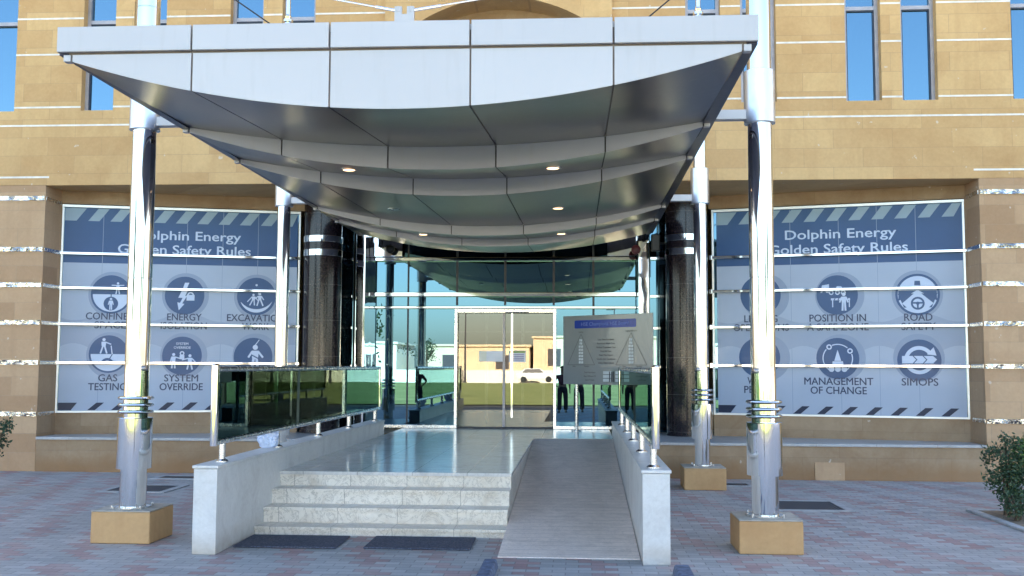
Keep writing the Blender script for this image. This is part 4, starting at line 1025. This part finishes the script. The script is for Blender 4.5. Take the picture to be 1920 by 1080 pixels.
# ------------------------------------------------------------------ the far side of the lawn, seen as reflections
def far_building(x0, x1, y, h, m, lab, nwin, seed):
    t = thing('low_building', ((x0 + x1) / 2, y, 0), lab, 'building', 'low buildings beyond the lawn')
    g = G(); g.box(x0, x1, y - 14, y, -.15, h); g.box(x0 - .2, x1 + .2, y - 14.2, y + .2, h, h + .25); g.build('wall', m, t)
    for i in range(nwin):
        c = x0 + (x1 - x0) * (i + .5) / nwin
        g = G(); g.box(c - .8, c + .8, y + .01, y + .08, h * .35, h * .75); g.build('window', M['far_dark'], t)
def parked_car(x, y, paint, lab):
    t = thing('parked_car', (x, y, 0), lab, 'car', 'cars parked before the far wall')
    pr = [(-2.1, .35), (2.1, .35), (2.15, .75), (1.95, .95), (1.0, 1.02), (.45, 1.50), (-1.2, 1.52), (-1.85, 1.02), (-2.15, .95)]
    g = G(); n_ = len(pr); b0 = len(g.v)
    for d in (-.85, .85): g.v += [(x + a, y + d * (1 if z < 1.1 else .84), z) for a, z in pr]
    g.f = [tuple(range(n_)), tuple(range(2 * n_ - 1, n_ - 1, -1))] + [(i, (i + 1) % n_, n_ + (i + 1) % n_, n_ + i) for i in range(n_)]; g.m = [0] * len(g.f)
    g.build('body', paint, t, bevel=.06)
    g = G(); g.hexa([(x - 1.55, y + .80, 1.05), (x + .85, y + .80, 1.05), (x + .85, y + .86, 1.05), (x - 1.55, y + .86, 1.05), (x - 1.15, y + .66, 1.45), (x + .38, y + .66, 1.45), (x + .38, y + .74, 1.45), (x - 1.15, y + .74, 1.45)]); g.build('side_window', M['far_dark'], t)
    for a in (-1.35, 1.35):
        for d in (-.86, .66): g = G(); g.lathe((x + a, y + d, .33), [(.33, 0), (.33, .2)], 20, axis='Y'); g.build('wheel', M['black_plastic'], t)
M['car_white'] = plain('white_car_paint', (.75, .75, .75), .25, 0, .02); M['car_grey'] = plain('grey_car_paint', (.20, .21, .23), .25, .4, .02)
parked_car(-4.6, -73.5, M['car_white'], 'white car parked before the far wall, mirrored in the right door leaf')
def far_tree(x, y, h, seed, lab, nl=700, grp='trees beyond the lawn'):
    rd = random.Random(seed); t = thing('tree', (x, y, 0), lab, 'tree', grp)
    g = G(); g.lathe((x, y, 0), [(.22, -.1), (.15, h * .5), (.07, h * .8)], 8)
    for i in range(5):
        a = rd.uniform(0, 6.28); g.tube((x, y, h * .5), (x + cos(a) * h * .22, y + sin(a) * h * .22, h * .78), .05, 5)
    g.build('trunk', M['bark'], t); g = G()
    cl = [(x + rd.gauss(0, h * .16), y + rd.gauss(0, h * .16), h * rd.uniform(.5, .98)) for i in range(16)]
    for i in range(nl):
        c = Vector(rd.choice(cl)); p = c + Vector((rd.gauss(0, 1), rd.gauss(0, 1), rd.gauss(0, .8))) * h * .075
        d = Vector((rd.gauss(0, 1), rd.gauss(0, 1), rd.gauss(0, 1))).normalized(); q = d.orthogonal().normalized(); l = h * .055
        g.quad([p, p + d * l * .5 + q * l * .3, p + d * l, p + d * l * .5 - q * l * .3])
    g.build('crown', M['leaf_dark'], t)
for x, y, h, sd_, lab in ((-15, -6, 6.0, 11, 'dark leafy tree nearest the road on the left, mirrored in the left posts'), (-21, -11, 6.6, 12, 'dark leafy tree at the left corner of the lawn, mirrored in the glass'), (-11.5, -12, 4.6, 13, 'smaller leafy tree left on the lawn, mirrored in the railing glass'),
                          (10, -9, 5.2, 14, 'dark leafy tree right on the lawn, mirrored in the right posts'), (17, -6.5, 6.4, 15, 'tall leafy tree by the road on the right, mirrored in the right posts')):
    far_tree(x, y, h, sd_, lab, 2600, 'trees on the near edge of the lawn')
far_tree(-31, -78, 5.5, 1, 'bushy tree before the pale shed beyond the lawn, left'); far_tree(-17.5, -79, 4.6, 2, 'bushy tree in the gap between the shed and the sand coloured building')
far_tree(12, -79, 5.8, 3, 'bushy tree in the gap right of the sand coloured building'); far_tree(33, -80, 5.0, 4, 'bushy tree before the pale shed beyond the lawn, right')
far_building(-70, -22, -84, 4.4, M['far_white'], 'long pale low shed beyond the left of the lawn', 6, 1)
far_building(-19, -6, -86, 4.1, M['far_wall'], 'sand coloured low wing left of the taller sand building', 2, 8)
far_building(-5.6, 10, -88, 5.2, M['far_wall'], 'sand coloured low building straight beyond the lawn', 3, 2)
far_building(14, 60, -86, 4.2, M['far_white'], 'long pale low shed beyond the right of the lawn', 7, 3)
t = thing('boundary_wall', (0, -76, 0), 'low white boundary wall along the far edge of the lawn', 'boundary wall')
g = G(); g.box(-130, 130, -76.2, -76, -.15, 1.3); g.build('wall', M['far_white'], t)
for x, y in ((-22, -60), (-12.5, -74), (4, -74), (18, -62)):
    t = thing('lamp_post', (x, y, 0), 'dark street lamp on the far side of the lawn', 'street lamp', 'street lamps beyond the lawn')
    g = G(); g.lathe((x, y, 0), [(.16, -.1), (.12, .8), (.06, 8.0)], 12); g.build('pole', M['joint'], t, smooth=True)
    g = G(); g.box(x - .9, x + .1, y - .08, y + .08, 7.95, 8.08); g.build('lamp_head', M['joint'], t)
